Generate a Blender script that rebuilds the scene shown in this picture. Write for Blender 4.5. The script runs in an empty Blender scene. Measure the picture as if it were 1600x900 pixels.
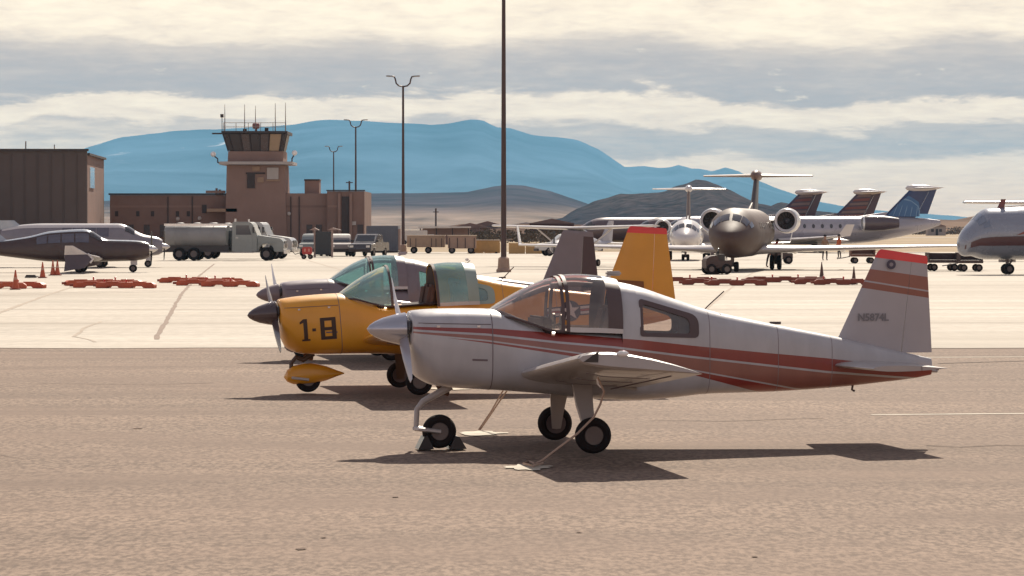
import bpy, bmesh, math, random
from mathutils import Vector, Matrix, noise
R = math.radians
random.seed(7)
SC = bpy.context.scene
COL = SC.collection

# ---------------------------------------------------------------- camera
CAM_H, HZ, F = 2.35, 355.0, 5000.0
cam_d = bpy.data.cameras.new('camera'); cam = bpy.data.objects.new('camera', cam_d); COL.objects.link(cam)
cam_d.sensor_width = 36.0; cam_d.lens = F/1600*36.0
cam_d.clip_start = 0.5; cam_d.clip_end = 60000
cam.location = (0, 0, CAM_H)
cam.rotation_euler = (R(90) - math.atan((450-HZ)/F), 0, 0)
SC.camera = cam

# ---------------------------------------------------------------- sun, sky, exposure
SUN_DIR = Vector((0.26, 1.5, 1.30)).normalized()          # towards the sun: behind the aircraft
sun_d = bpy.data.lights.new('sun', 'SUN'); sun = bpy.data.objects.new('sun', sun_d); COL.objects.link(sun)
sun_d.energy = 4.8; sun_d.angle = R(0.5); sun_d.color = (1.0, 0.90, 0.76)
sun.rotation_euler = SUN_DIR.to_track_quat('Z', 'Y').to_euler()
SC.view_settings.view_transform = 'Standard'; SC.view_settings.look = 'None'
SC.view_settings.exposure = 0.55; SC.view_settings.gamma = 1.0
SC.cycles.max_bounces = 8; SC.cycles.transparent_max_bounces = 24; SC.cycles.volume_bounces = 0

class N:
    """tiny node helper"""
    def __init__(s, tree): s.t = tree
    def new(s, typ, **k):
        n = s.t.nodes.new(typ)
        for a, v in k.items(): setattr(n, a, v)
        return n
    def put(s, sock, v):
        if isinstance(v, bpy.types.NodeSocket): s.t.links.new(v, sock)
        elif v is not None:
            if hasattr(sock.default_value, '__len__') and hasattr(v, '__len__') and len(v) == 3 and len(sock.default_value) == 4: v = (*v, 1)
            sock.default_value = v
    def math(s, op, a, b=None, c=None, clamp=False):
        n = s.new('ShaderNodeMath', operation=op, use_clamp=clamp)
        s.put(n.inputs[0], a)
        if b is not None: s.put(n.inputs[1], b)
        if c is not None: s.put(n.inputs[2], c)
        return n.outputs[0]
    def mix(s, fac, a, b, blend='MIX'):
        n = s.new('ShaderNodeMix', data_type='RGBA', blend_type=blend)
        s.put(n.inputs[0], fac); s.put(n.inputs[6], a); s.put(n.inputs[7], b)
        return n.outputs[2]
    def noise(s, vec, scale, detail=4, rough=.55, dist=0.0):
        n = s.new('ShaderNodeTexNoise')
        if vec is not None: s.put(n.inputs['Vector'], vec)
        n.inputs['Scale'].default_value = scale; n.inputs['Detail'].default_value = detail
        n.inputs['Roughness'].default_value = rough; n.inputs['Distortion'].default_value = dist
        return n.outputs['Fac']
    def ramp(s, fac, stops):
        n = s.new('ShaderNodeValToRGB'); e = n.color_ramp.elements
        while len(e) < len(stops): e.new(0.5)
        for i, (p, c) in enumerate(stops):
            e[i].position = p; e[i].color = (*c, 1) if hasattr(c, '__len__') else (c, c, c, 1)
        s.put(n.inputs[0], fac)
        return n.outputs[0]
    def step(s, v, lo, hi):
        n = s.new('ShaderNodeMapRange', interpolation_type='SMOOTHSTEP')
        s.put(n.inputs[0], v); n.inputs[1].default_value = lo; n.inputs[2].default_value = hi
        return n.outputs[0]
    def mapping(s, vec, scale=(1, 1, 1), loc=(0, 0, 0), rot=(0, 0, 0)):
        n = s.new('ShaderNodeMapping'); s.put(n.inputs[0], vec)
        n.inputs['Scale'].default_value = scale; n.inputs['Location'].default_value = loc; n.inputs['Rotation'].default_value = rot
        return n.outputs[0]
    def curve(s, x, pts, x0, x1, y0, y1):
        """piecewise linear y(x)"""
        u = s.math('DIVIDE', s.math('SUBTRACT', x, x0), x1-x0, clamp=True)
        n = s.new('ShaderNodeFloatCurve'); c = n.mapping.curves[0]
        P = [((a-x0)/(x1-x0), (b-y0)/(y1-y0)) for a, b in pts]
        while len(c.points) < len(P): c.points.new(0.5, 0.5)
        for p, q in zip(c.points, P): p.location = q; p.handle_type = 'VECTOR'
        n.mapping.update(); s.put(n.inputs['Value'], u)
        return s.math('ADD', s.math('MULTIPLY', n.outputs[0], y1-y0), y0)

def build_world():
    w = bpy.data.worlds.new('World'); SC.world = w; w.use_nodes = True
    t = w.node_tree; t.nodes.clear(); n = N(t)
    out = n.new('ShaderNodeOutputWorld')
    tc = n.new('ShaderNodeTexCoord').outputs['Generated']
    sx = n.new('ShaderNodeSeparateXYZ'); n.put(sx.inputs[0], tc)
    X, Y, Z = sx.outputs
    el = n.math('MAXIMUM', Z, 0.0)
    az = n.math('ARCTAN2', X, Y)
    # stratified cloud deck: coordinates stretch along the horizon
    cv = n.new('ShaderNodeCombineXYZ'); n.put(cv.inputs[0], n.math('MULTIPLY', az, 12.0))
    lg = n.math('LOGARITHM', n.math('ADD', el, 0.035), 2.718)
    n.put(cv.inputs[1], n.math('MULTIPLY', lg, 3.6))
    cvo = cv.outputs[0]
    big = n.noise(n.mapping(cvo, (1, .55, 1), (3.1, 1.7, 0)), 1.3, 2, .5)
    det = n.noise(cvo, 2.6, 8, .62, .35)
    fine = n.noise(n.mapping(cvo, (1, 1.6, 1)), 7.5, 7, .6, .3)
    elw = n.math('ADD', el, n.math('MULTIPLY', n.math('SUBTRACT', big, .5), .016))
    elw = n.math('ADD', elw, n.math('MULTIPLY', n.math('SUBTRACT', det, .5), .016))
    # the grey band dips to the right
    elw = n.math('ADD', elw, n.math('MULTIPLY', az, -0.0))
    band = n.curve(elw, [(0, .30), (.012, .18), (.019, .12), (.023, .62), (.030, .70), (.0325, .12), (.0385, .18), (.041, .85), (.050, .80), (.056, .55), (.061, .12), (.085, .08), (.1, .35), (.14, .5)], 0, .14, 0, 1)
    # clouds on the left stay lighter low down
    left = n.step(az, .02, -.10)
    lowband = n.math('MULTIPLY', n.step(el, .036, .030), left)
    band = n.math('SUBTRACT', band, n.math('MULTIPLY', lowband, .33), clamp=True)
    g = n.math('ADD', band, n.math('MULTIPLY', n.math('SUBTRACT', det, .5), .95))
    g = n.math('ADD', g, n.math('MULTIPLY', n.math('SUBTRACT', fine, .5), .62), clamp=True)
    cloud = n.ramp(g, [(0.0, (.91, .77, .57)), (.22, (.80, .66, .50)), (.5, (.575, .475, .39)), (.8, (.445, .375, .335)), (1, (.40, .345, .32))])
    # small bright puffs
    puff = n.math('MULTIPLY', n.step(n.noise(n.mapping(cvo, (2.2, 1.7, 1), (9, 4, 0)), 2.0, 7, .6), .64, .72), .6)
    cloud = n.mix(puff, cloud, (.86, .73, .53))
    # overhead: broken cloud over a clear sky
    sky = n.new('ShaderNodeTexSky', sky_type='NISHITA'); sky.sun_disc = False
    sky.sun_elevation = math.asin(SUN_DIR.z); sky.sun_rotation = math.atan2(SUN_DIR.x, SUN_DIR.y)
    sky.altitude = 1200; sky.dust_density = 1.2
    skyc = n.mix(1.0, sky.outputs[0], (.055, .055, .055), 'MULTIPLY')
    pl = n.new('ShaderNodeVectorMath', operation='DIVIDE')
    cz = n.new('ShaderNodeCombineXYZ'); dz = n.math('ADD', el, .12)
    for i in range(3): n.put(cz.inputs[i], dz)
    n.put(pl.inputs[0], tc); n.put(pl.inputs[1], cz.outputs[0])
    ov = n.noise(pl.outputs[0], .9, 6, .58, .2)
    ovc = n.ramp(ov, [(.44, 0.0), (.62, 1.0)])
    high = n.mix(n.math('MULTIPLY_ADD', ovc, .45, .45), skyc, (.38, .335, .35))
    # cloud lit from behind glows towards the sun and is duller on the far side
    dt = n.new('ShaderNodeVectorMath', operation='DOT_PRODUCT'); n.put(dt.inputs[0], tc)
    dt.inputs[1].default_value = tuple(Vector((SUN_DIR.x, SUN_DIR.y, 0)).normalized())
    glow = n.ramp(n.math('MULTIPLY_ADD', dt.outputs['Value'], .5, .5), [(.0, (.84, .84, 1.02)), (.55, (.76, .72, .84)), (.95, 1.0), (1, 1.0)])
    cloud = n.mix(1.0, cloud, glow, 'MULTIPLY')
    # air near the horizon reddens what shines through it
    cloud = n.mix(1.0, cloud, n.ramp(n.math('MULTIPLY', el, 10.0), [(0, (1.20, .95, .78)), (.45, (1.03, 1.0, 1.0)), (1, (1, 1, 1))]), 'MULTIPLY')
    col = n.mix(n.step(el, .10, .30), cloud, high)
    bg = n.new('ShaderNodeBackground'); n.put(bg.inputs[0], col); bg.inputs[1].default_value = 1.0
    t.links.new(bg.outputs[0], out.inputs[0])
build_world()

# ---------------------------------------------------------------- helpers
def at(px, Y, z=0.0):
    return Vector(((px-800)/F*Y, Y, z))
def zat(py, Y): return CAM_H - (py-HZ)*Y/F
def gy(py): return F*CAM_H/(py-HZ)

MATS = {}
def mat(name, col, rough=.6, metal=0.0, var=.12, vs=3.0, bump=0.0, bs=60.0, coat=0.0, bands=None, emit=None, streak=None):
    if name in MATS: return MATS[name]
    m = bpy.data.materials.new(name); m.use_nodes = True; t = m.node_tree; n = N(t)
    p = t.nodes['Principled BSDF']; MATS[name] = m
    oc = n.new('ShaderNodeTexCoord').outputs['Object']
    base = col
    if bands:
        sp = n.new('ShaderNodeSeparateXYZ'); n.put(sp.inputs[0], oc)
        base = None; cur = (*col, 1)
        for lo, hi, c in bands:
            mk = 1.0
            if hi: mk = n.math('LESS_THAN', sp.outputs[2], n.curve(sp.outputs[0], hi, 0, 7, 0, 3))
            if lo:
                m2 = n.math('GREATER_THAN', sp.outputs[2], n.curve(sp.outputs[0], lo, 0, 7, 0, 3))
                mk = m2 if not hi else n.math('MULTIPLY', mk, m2)
            x0 = (lo or hi)[0][0]; x1 = (lo or hi)[-1][0]
            mk = n.math('MULTIPLY', mk, n.math('GREATER_THAN', sp.outputs[0], x0))
            cur = n.mix(mk, cur, c)
        base = cur
    if var > 0:
        v = oc if streak is None else n.mapping(oc, streak)
        f = n.noise(v, vs, 5, .6)
        k = n.ramp(f, [(.3, 1-var), (.7, 1.0)])
        base = n.mix(1.0, base, k, 'MULTIPLY')
        f2 = n.noise(v, vs*2.3, 4, .6)
        r = n.math('ADD', n.math('MULTIPLY', n.math('SUBTRACT', f2, .5), .25 if rough > .2 else .1), rough, clamp=True)
        n.put(p.inputs['Roughness'], r)
    else: p.inputs['Roughness'].default_value = rough
    n.put(p.inputs['Base Color'], base)
    p.inputs['Metallic'].default_value = metal
    if rough >= .78: p.inputs['Specular IOR Level'].default_value = .15
    p.inputs['Coat Weight'].default_value = coat; p.inputs['Coat Roughness'].default_value = .08
    if bump:
        b = n.new('ShaderNodeBump'); b.inputs['Strength'].default_value = bump; b.inputs['Distance'].default_value = .02
        n.put(b.inputs['Height'], n.noise(oc, bs, 5, .6)); t.links.new(b.outputs[0], p.inputs['Normal'])
    if emit:
        p.inputs['Emission Color'].default_value = (*emit[0], 1); p.inputs['Emission Strength'].default_value = emit[1]
    return m

def glass(name, tint, refl=.10, dirt=.12):
    if name in MATS: return MATS[name]
    m = bpy.data.materials.new(name); m.use_nodes = True; t = m.node_tree; n = N(t); MATS[name] = m
    for x in list(t.nodes):
        if x.type != 'OUTPUT_MATERIAL': t.nodes.remove(x)
    out = [x for x in t.nodes if x.type == 'OUTPUT_MATERIAL'][0]
    tr = n.new('ShaderNodeBsdfTransparent'); tr.inputs[0].default_value = (*tint, 1)
    gl = n.new('ShaderNodeBsdfGlossy'); gl.inputs['Roughness'].default_value = .06
    gl.inputs['Color'].default_value = (.9, .9, .9, 1)
    df = n.new('ShaderNodeBsdfDiffuse'); df.inputs[0].default_value = (*[min(1, .95*c) for c in tint], 1)
    fr = n.new('ShaderNodeFresnel'); fr.inputs[0].default_value = 1.45
    a = n.new('ShaderNodeMixShader'); n.put(a.inputs[0], n.math('ADD', n.math('MULTIPLY', fr.outputs[0], 1.0), refl-.04, clamp=True))
    d = n.new('ShaderNodeMixShader')
    oc = n.new('ShaderNodeTexCoord').outputs['Object']
    n.put(d.inputs[0], n.math('MULTIPLY', n.noise(oc, 1.1, 2, .5), dirt*2))
    t.links.new(tr.outputs[0], d.inputs[1]); t.links.new(df.outputs[0], d.inputs[2])
    t.links.new(d.outputs[0], a.inputs[1]); t.links.new(gl.outputs[0], a.inputs[2])
    t.links.new(a.outputs[0], out.inputs[0])
    return m

def tag(o, label=None, cat=None, group=None, kind=None):
    if label: o['label'] = label
    if cat: o['category'] = cat
    if group: o['group'] = group
    if kind: o['kind'] = kind
    return o
def thing(name, label, cat, loc=(0, 0, 0), rz=0.0, group=None):
    o = bpy.data.objects.new(name, None); COL.objects.link(o); o.empty_display_size = .3
    o.location = loc; o.rotation_euler = (0, 0, rz)
    return tag(o, label, cat, group)
def copy_tree(o, parent=None, first=True):
    c = o.copy(); COL.objects.link(c)
    if not first: c.parent = parent
    for ch in list(o.children): copy_tree(ch, c, False)
    return c

class MB:
    def __init__(s): s.v = []; s.f = []; s.m = []
    def add(s, vs, fs, m=0):
        b = len(s.v); s.v += [tuple(v) for v in vs]
        s.f += [tuple(i+b for i in f) for f in fs]; s.m += [m]*len(fs); return s
    def box(s, cx, cy, cz, sx, sy, sz, rz=0, m=0, M=None):
        vs = [Vector((x*sx/2, y*sy/2, z*sz/2)) for x in (-1, 1) for y in (-1, 1) for z in (-1, 1)]
        Q = M or Matrix.Rotation(rz, 4, 'Z')
        vs = [Q @ v + Vector((cx, cy, cz)) for v in vs]
        return s.add(vs, [(0, 1, 3, 2), (4, 6, 7, 5), (0, 4, 5, 1), (2, 3, 7, 6), (0, 2, 6, 4), (1, 5, 7, 3)], m)
    def rings(s, rs, cap=True, m=0):
        n = len(rs[0]); b = []; fs = []
        for r in rs: b += r
        for i in range(len(rs)-1):
            for j in range(n):
                k = (j+1) % n
                fs.append((i*n+j, i*n+k, (i+1)*n+k, (i+1)*n+j))
        if cap: fs.append(tuple(reversed(range(n)))); fs.append(tuple((len(rs)-1)*n+j for j in range(n)))
        return s.add(b, fs, m)
    def tube(s, pts, r, n=8, m=0, cap=True):
        pts = [Vector(p) for p in pts]; rs = []; up = None
        for i, p in enumerate(pts):
            d = (pts[min(i+1, len(pts)-1)]-pts[max(i-1, 0)]).normalized()
            if up is None:
                up = Vector((0, 0, 1)) if abs(d.z) < .9 else Vector((1, 0, 0))
            a = (up - d*up.dot(d)).normalized(); c = d.cross(a); up = a
            rr = r[i] if hasattr(r, '__len__') else r
            rs.append([p+(a*math.cos(t)+c*math.sin(t))*rr for t in [2*math.pi*k/n for k in range(n)]])
        return s.rings(rs, cap, m)
    def rev(s, prof, c=(0, 0, 0), axis='x', n=24, m=0, cap=True):
        rs = []
        for a, r in prof:
            ring = []
            for k in range(n):
                t = 2*math.pi*k/n; u, w = math.cos(t)*r, math.sin(t)*r
                p = {'x': (a, u, w), 'y': (w, a, u), 'z': (u, w, a)}[axis]
                ring.append(Vector(p)+Vector(c))
            rs.append(ring)
        return s.rings(rs, cap, m)
    def prism(s, poly, plane, c0, c1, m=0):
        def P(a, b, c): return {'xz': (a, c, b), 'yz': (c, a, b), 'xy': (a, b, c)}[plane]
        n = len(poly)
        vs = [P(a, b, c0) for a, b in poly]+[P(a, b, c1) for a, b in poly]
        fs = [tuple(range(n)), tuple(reversed(range(n, 2*n)))]+[(i, i+n, (i+1) % n+n, (i+1) % n) for i in range(n)]
        return s.add(vs, fs, m)
    def foil(s, stations, c0=0.0, c1=1.0, n=9, m=0, camber=.0):
        """stations: (LE, TE, up vector, thickness ratio)"""
        def yt(x): return 5*(.2969*math.sqrt(max(x, 0))-.126*x-.3516*x*x+.2843*x**3-.1036*x**4)
        xs = [c0+(c1-c0)*(1-math.cos(math.pi*i/n))/2 for i in range(n+1)]
        rs = []
        for LE, TE, up, t in stations:
            LE, TE, up = Vector(LE), Vector(TE), Vector(up).normalized(); ch = (TE-LE).length
            ring = [LE+(TE-LE)*x+up*ch*(t*yt(x)+camber*4*x*(1-x)) for x in xs]
            low = [LE+(TE-LE)*x+up*ch*(-t*yt(x)*.9+camber*4*x*(1-x)-.0005) for x in reversed(xs)]
            if c0 == 0: low = low[:-1]
            rs.append(ring+low)
        return s.rings(rs, True, m)
    def out(s, name, mats, parent=None, T=None, smooth=38, bevel=0.0, flip=True):
        me = bpy.data.meshes.new(name)
        vs = s.v if T is None else [tuple(T @ Vector(v)) for v in s.v]
        me.from_pydata(vs, [], s.f)
        mats = mats if isinstance(mats, (list, tuple)) else [mats]
        for q in mats: me.materials.append(q)
        me.polygons.foreach_set('material_index', s.m)
        bm = bmesh.new(); bm.from_mesh(me)
        if flip: bmesh.ops.recalc_face_normals(bm, faces=bm.faces)
        if bevel:
            es = [e for e in bm.edges if len(e.link_faces) == 2 and e.calc_face_angle(0) > .5]
            bmesh.ops.bevel(bm, geom=es, offset=bevel, segments=2, affect='EDGES', clamp_overlap=True)
        bm.to_mesh(me); bm.free()
        if smooth:
            me.polygons.foreach_set('use_smooth', [True]*len(me.polygons))
            me.set_sharp_from_angle(angle=R(smooth))
        o = bpy.data.objects.new(name, me); COL.objects.link(o)
        if parent: o.parent = parent
        return o

def lerp_table(tab, x):
    """Catmull-Rom through rows (x, a, b, ...)"""
    if x <= tab[0][0]: return tab[0][1:]
    if x >= tab[-1][0]: return tab[-1][1:]
    for i in range(len(tab)-1):
        if tab[i][0] <= x <= tab[i+1][0]: break
    p1, p2 = tab[i], tab[i+1]; h = p2[0]-p1[0]; t = (x-p1[0])/h
    out = []
    for k in range(1, len(p1)):
        def slope(j):
            if j <= 0 or j >= len(tab)-1: return None
            a, b, c = tab[j-1], tab[j], tab[j+1]
            s1 = (b[k]-a[k])/(b[0]-a[0]); s2 = (c[k]-b[k])/(c[0]-b[0])
            if s1*s2 <= 0: return 0.0
            return 2*s1*s2/(s1+s2)
        d = (p2[k]-p1[k])/h
        m1 = slope(i); m2 = slope(i+1)
        m1 = d if m1 is None else m1; m2 = d if m2 is None else m2
        t2, t3 = t*t, t*t*t
        out.append((2*t3-3*t2+1)*p1[k]+(t3-2*t2+t)*h*m1+(-2*t3+3*t2)*p2[k]+(t3-t2)*h*m2)
    return out
class Body:
    """lofted hull: rows (x, z_bottom, z_widest, z_top, half_width, e_top, e_bottom)"""
    def __init__(s, tab): s.tab = tab
    def pt(s, x, th, off=0.0):
        zb, zc, zt, hw, et, eb = lerp_table(s.tab, x)
        c, q = math.cos(th), math.sin(th); e = et if q >= 0 else eb; h = zt-zc if q >= 0 else zc-zb
        y = hw*math.copysign(abs(c)**(2/e), c); z = zc+h*math.copysign(abs(q)**(2/e), q)
        v = Vector((x, y, z))
        if off:
            nrm = Vector((0, y/(hw*hw+1e-6), (z-zc)/(h*h+1e-6)))
            if nrm.length > 1e-9: v += nrm.normalized()*off
        return v
    def side(s, x, z, off=.004):
        """port side surface at height z"""
        zb, zc, zt, hw, et, eb = lerp_table(s.tab, x)
        e = et if z >= zc else eb; h = zt-zc if z >= zc else zc-zb
        q = min(.999, abs(z-zc)/h)
        return Vector((x, -hw*(1-q**e)**(1/e)-off, z))
    def mesh(s, x0, x1, nx=40, nt=32, cap=True, mb=None, xs=None):
        mb = mb or MB()
        xs = xs or [x0+(x1-x0)*i/nx for i in range(nx+1)]
        mb.rings([[s.pt(x, 2*math.pi*k/nt) for k in range(nt)] for x in xs], cap); return mb
    def patch(s, x0, x1, t0, t1, off=.01, nx=5, nt=5, mb=None, slant=0.0, m=0):
        mb = mb or MB(); vs = []
        for i in range(nx+1):
            for j in range(nt+1):
                u, w = i/nx, j/nt
                vs.append(s.pt(x0+(x1-x0)*u+slant*w, t0+(t1-t0)*w, off))
        fs = [(i*(nt+1)+j, (i+1)*(nt+1)+j, (i+1)*(nt+1)+j+1, i*(nt+1)+j+1) for i in range(nx) for j in range(nt)]
        return mb.add(vs, fs, m)

def structure(o): return tag(o, kind='structure')
#--NEXT--
# ================================================================ THE GROUND
def ground_mat(name, c1, c2, c3, scales, bump=.4, rough=.9, streaks=0.0, spec=.3):
    m = bpy.data.materials.new(name); m.use_nodes = True; t = m.node_tree; n = N(t); p = t.nodes['Principled BSDF']
    oc = n.new('ShaderNodeTexCoord').outputs['Object']
    a, b, c = scales
    f1 = n.noise(n.mapping(oc, (1, .38, 1)), a, 6, .65); f2 = n.noise(n.mapping(oc, (.35, 1, 1)), b, 4, .55, .4); f3 = n.noise(oc, c, 3, .5)
    col = n.mix(n.ramp(f1, [(.38, 0.0), (.62, 1.0)]), c1, c2)
    col = n.mix(n.ramp(f2, [(.42, 0.0), (.66, .75)]), col, c3)
    k = n.ramp(f3, [(.3, .86), (.7, 1.06)]); col = n.mix(1.0, col, k, 'MULTIPLY')
    if streaks:
        f4 = n.noise(n.mapping(oc, (.05, .8, 1)), 1.0, 5, .6)
        col = n.mix(1.0, col, n.ramp(f4, [(.35, 1-streaks), (.65, 1+streaks*.4)]), 'MULTIPLY')
    n.put(p.inputs['Base Color'], col); p.inputs['Roughness'].default_value = rough
    p.inputs['Specular IOR Level'].default_value = spec
    bp = n.new('ShaderNodeBump'); bp.inputs['Strength'].default_value = bump; bp.inputs['Distance'].default_value = .01
    n.put(bp.inputs['Height'], f1); t.links.new(bp.outputs[0], p.inputs['Normal'])
    return m
M_asph = ground_mat('worn_asphalt', (.135, .093, .068), (.292, .211, .156), (.185, .128, .095), (19.0, .45, .07), .55, .92, .15)
M_conc = ground_mat('pale_concrete', (.43, .38, .315), (.51, .455, .38), (.385, .335, .27), (3.0, .12, .03), .2, .85, .14)
M_grass = ground_mat('dry_grass_land', (.30, .215, .125), (.42, .32, .19), (.24, .17, .105), (.3, .03, .006), .3, .95, .12)

def sheet(name, x0, x1, y0, y1, z, m, wav=0.0, nx=1):
    vs = []; top = []
    for i in range(nx+1):
        x = x0+(x1-x0)*i/nx
        vs.append((x, y0+(wav*noise.noise(Vector((x*.3, 3.1, 0)))), z)); top.append((x, y1, z))
    n = nx+1; mb = MB().add(vs+top, [(i, i+1, n+i+1, n+i) for i in range(nx)])
    return structure(mb.out(name, m, smooth=0, flip=False))
sheet('ground', -7000, 7000, -300, 15500, -.03, M_grass)
sheet('concrete_apron', -260, 300, 62.5, 305, -.008, M_conc, wav=.5, nx=300)
sheet('asphalt_ramp', -260, 300, -60, 63.2, -.016, M_asph)
# the asphalt is a sheet of its own just under the concrete lip
def strip(pts, w, jit=0.0):
    """thin flat band along a ground polyline"""
    P = []
    for (a, b) in zip(pts[:-1], pts[1:]):
        a, b = Vector((*a, 0)), Vector((*b, 0)); k = max(1, int((b-a).length/1.2)) if jit else 1
        for i in range(k): P.append(a.lerp(b, i/k))
    P.append(Vector((*pts[-1], 0))); vs = []
    for i, p in enumerate(P):
        d = (P[min(i+1, len(P)-1)]-P[max(i-1, 0)]).normalized(); q = Vector((-d.y, d.x, 0))
        j = noise.noise(p*.9)*jit; ww = w*(1+.5*noise.noise(p*2.1)*(1 if jit else 0))
        vs += [p+q*(j+ww/2), p+q*(j-ww/2)]
    return MB().add(vs, [(2*i, 2*i+1, 2*i+3, 2*i+2) for i in range(len(P)-1)])
M_seam = mat('tar_seam', (.27, .20, .155), .8, var=.3, vs=2)
M_faint = mat('faded_joint', (.43, .36, .29), .85, var=.25, vs=1)
M_crack = mat('asphalt_crack', (.055, .036, .028), .9, var=.3, vs=3)
M_paintw = mat('worn_white_paint', (.62, .56, .46), .8, var=.35, vs=2)
def flat(name, pts, w, m, z, jit=0.0):
    mb = strip(pts, w, jit); mb.v = [(a, b, z) for a, b, c in mb.v]
    return structure(mb.out(name, m, smooth=0, flip=False))
def gp(px, py): Y = gy(py); return ((px-800)/F*Y, Y)
flat('pavement_seam', [gp(243, 530), gp(262, 497), gp(285, 457), gp(312, 430), gp(335, 412)], .12, M_seam, -.004, .05)
flat('pavement_seam', [gp(-40, 505), gp(0, 488), gp(70, 462), gp(120, 446)], .14, M_faint, -.004, .05)
flat('pavement_seam', [gp(116, 526), gp(132, 512), gp(158, 502)], .09, M_faint, -.0035, .06)
flat('pavement_seam', [gp(116, 526), gp(140, 530), gp(150, 534)], .07, M_faint, -.0032, .05)
flat('pavement_seam', [gp(1085, 500), gp(1110, 477), gp(1133, 457), gp(1165, 432), gp(1210, 410), gp(1260, 396)], .10, M_faint, -.004, .03)
flat('pavement_seam', [gp(735, 470), gp(700, 438), gp(668, 415)], .11, M_faint, -.004, .05)
for py in (449, 417.5, 404, 505):
    flat('pavement_seam', [(-120, gy(py)), (120, gy(py)+.8)], .13, M_faint, -.0045, .04)
flat('pavement_seam', [gp(450, 398), gp(545, 425), gp(600, 440)], .14, M_faint, -.0038, .1)
flat('crack', [gp(1448, 694.5), gp(1500, 697), gp(1560, 694), gp(1700, 697)], .035, M_crack, -.010, .05)
flat('crack', [gp(1465, 567), gp(1530, 565), gp(1640, 562)], .07, M_crack, -.010, .04)
flat('crack', [gp(-60, 700), gp(40, 716), gp(140, 712)], .012, M_crack, -.010, .05)
flat('crack', [gp(1020, 655), gp(1130, 657), gp(1290, 652)], .03, M_crack, -.010, .06)
flat('crack', [gp(60, 598), gp(240, 600), gp(330, 597)], .035, M_crack, -.010, .06)
flat('painted_line', [gp(1362, 646.5), gp(1440, 646), gp(1720, 643.5)], .16, M_paintw, -.012, .02)
flat('painted_line', [gp(1300, 558), gp(1720, 556)], .18, M_paintw, -.012, .02)
M_stain = mat('oil_stain', (.19, .135, .105), .95, var=.4, vs=3); M_tyrem = mat('tyre_mark', (.42, .355, .29), .85, var=.35, vs=1.5)
def blot(cx, cy, rx, ry, seed, name, m, z):
    rnd = random.Random(seed); k = 26
    vs = [(cx, cy, z)]+[(cx+rx*(.55+.45*rnd.random())*math.cos(2*math.pi*i/k), cy+ry*(.55+.45*rnd.random())*math.sin(2*math.pi*i/k), z) for i in range(k)]
    structure(MB().add(vs, [(0, 1+i, 1+(i+1) % k) for i in range(k)]).out(name, m, smooth=0, flip=False))
for i, (px, py, rx) in enumerate(((470, 856, .05), (505, 838, .03), (215, 668, .07), (1180, 868, .03), (905, 830, .03), (618, 775, .04))):
    x, y = gp(px, py); blot(x, y, rx, rx*1.6, 40+i, 'oil_stain', M_stain, -.0095)
for a, b, c in ((.0, 58, 300), (2.1, 58, 300)):
    flat('tyre_mark', [(-30+a, 70), (-20+a, 110), (8+a, 150), (44+a, 200)], .3, M_tyrem, -.0055, .2)
for y0 in (90, 128, 186, 250): flat('tyre_mark', [(-90, y0), (0, y0+2), (110, y0+1)], .35, M_tyrem, -.0058, .3)
# bright worn patches of concrete round the tie-down anchors
def pad(cx, cy, rx, ry, seed):
    rnd = random.Random(seed); k = 22
    vs = [(cx, cy, -.006)]
    for i in range(k):
        t = 2*math.pi*i/k; q = .6+.4*rnd.random()
        vs.append((cx+rx*q*math.cos(t), cy+ry*q*math.sin(t), -.006))
    return structure(MB().add(vs, [(0, 1+i, 1+(i+1) % k) for i in range(k)]).out('tie_down_pad', M_paintw, smooth=0, flip=False))
for px, py, rx, ry, sd in ((826, 729, .28, .9, 1), (752, 676, .32, .9, 2), (706, 606, .4, 1.0, 3), (1000, 612, .5, 1.1, 5)):
    x, y = gp(px, py); pad(x, y, rx, ry*.5, sd)

# ================================================================ MOUNTAINS AND HILLS
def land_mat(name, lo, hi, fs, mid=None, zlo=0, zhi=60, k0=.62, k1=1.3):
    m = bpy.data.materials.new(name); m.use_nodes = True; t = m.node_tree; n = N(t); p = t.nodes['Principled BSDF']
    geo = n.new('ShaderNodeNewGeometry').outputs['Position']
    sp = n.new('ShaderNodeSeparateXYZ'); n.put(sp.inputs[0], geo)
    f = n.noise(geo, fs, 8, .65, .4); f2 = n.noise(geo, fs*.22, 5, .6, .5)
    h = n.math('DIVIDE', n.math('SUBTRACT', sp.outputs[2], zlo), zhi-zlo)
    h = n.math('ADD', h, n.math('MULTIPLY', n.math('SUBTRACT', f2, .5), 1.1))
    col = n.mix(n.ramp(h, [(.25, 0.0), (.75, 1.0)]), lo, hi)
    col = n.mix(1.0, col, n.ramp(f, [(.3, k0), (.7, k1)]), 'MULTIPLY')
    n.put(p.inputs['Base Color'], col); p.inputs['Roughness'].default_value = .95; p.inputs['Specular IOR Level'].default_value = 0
    return m, n, p, geo
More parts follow.
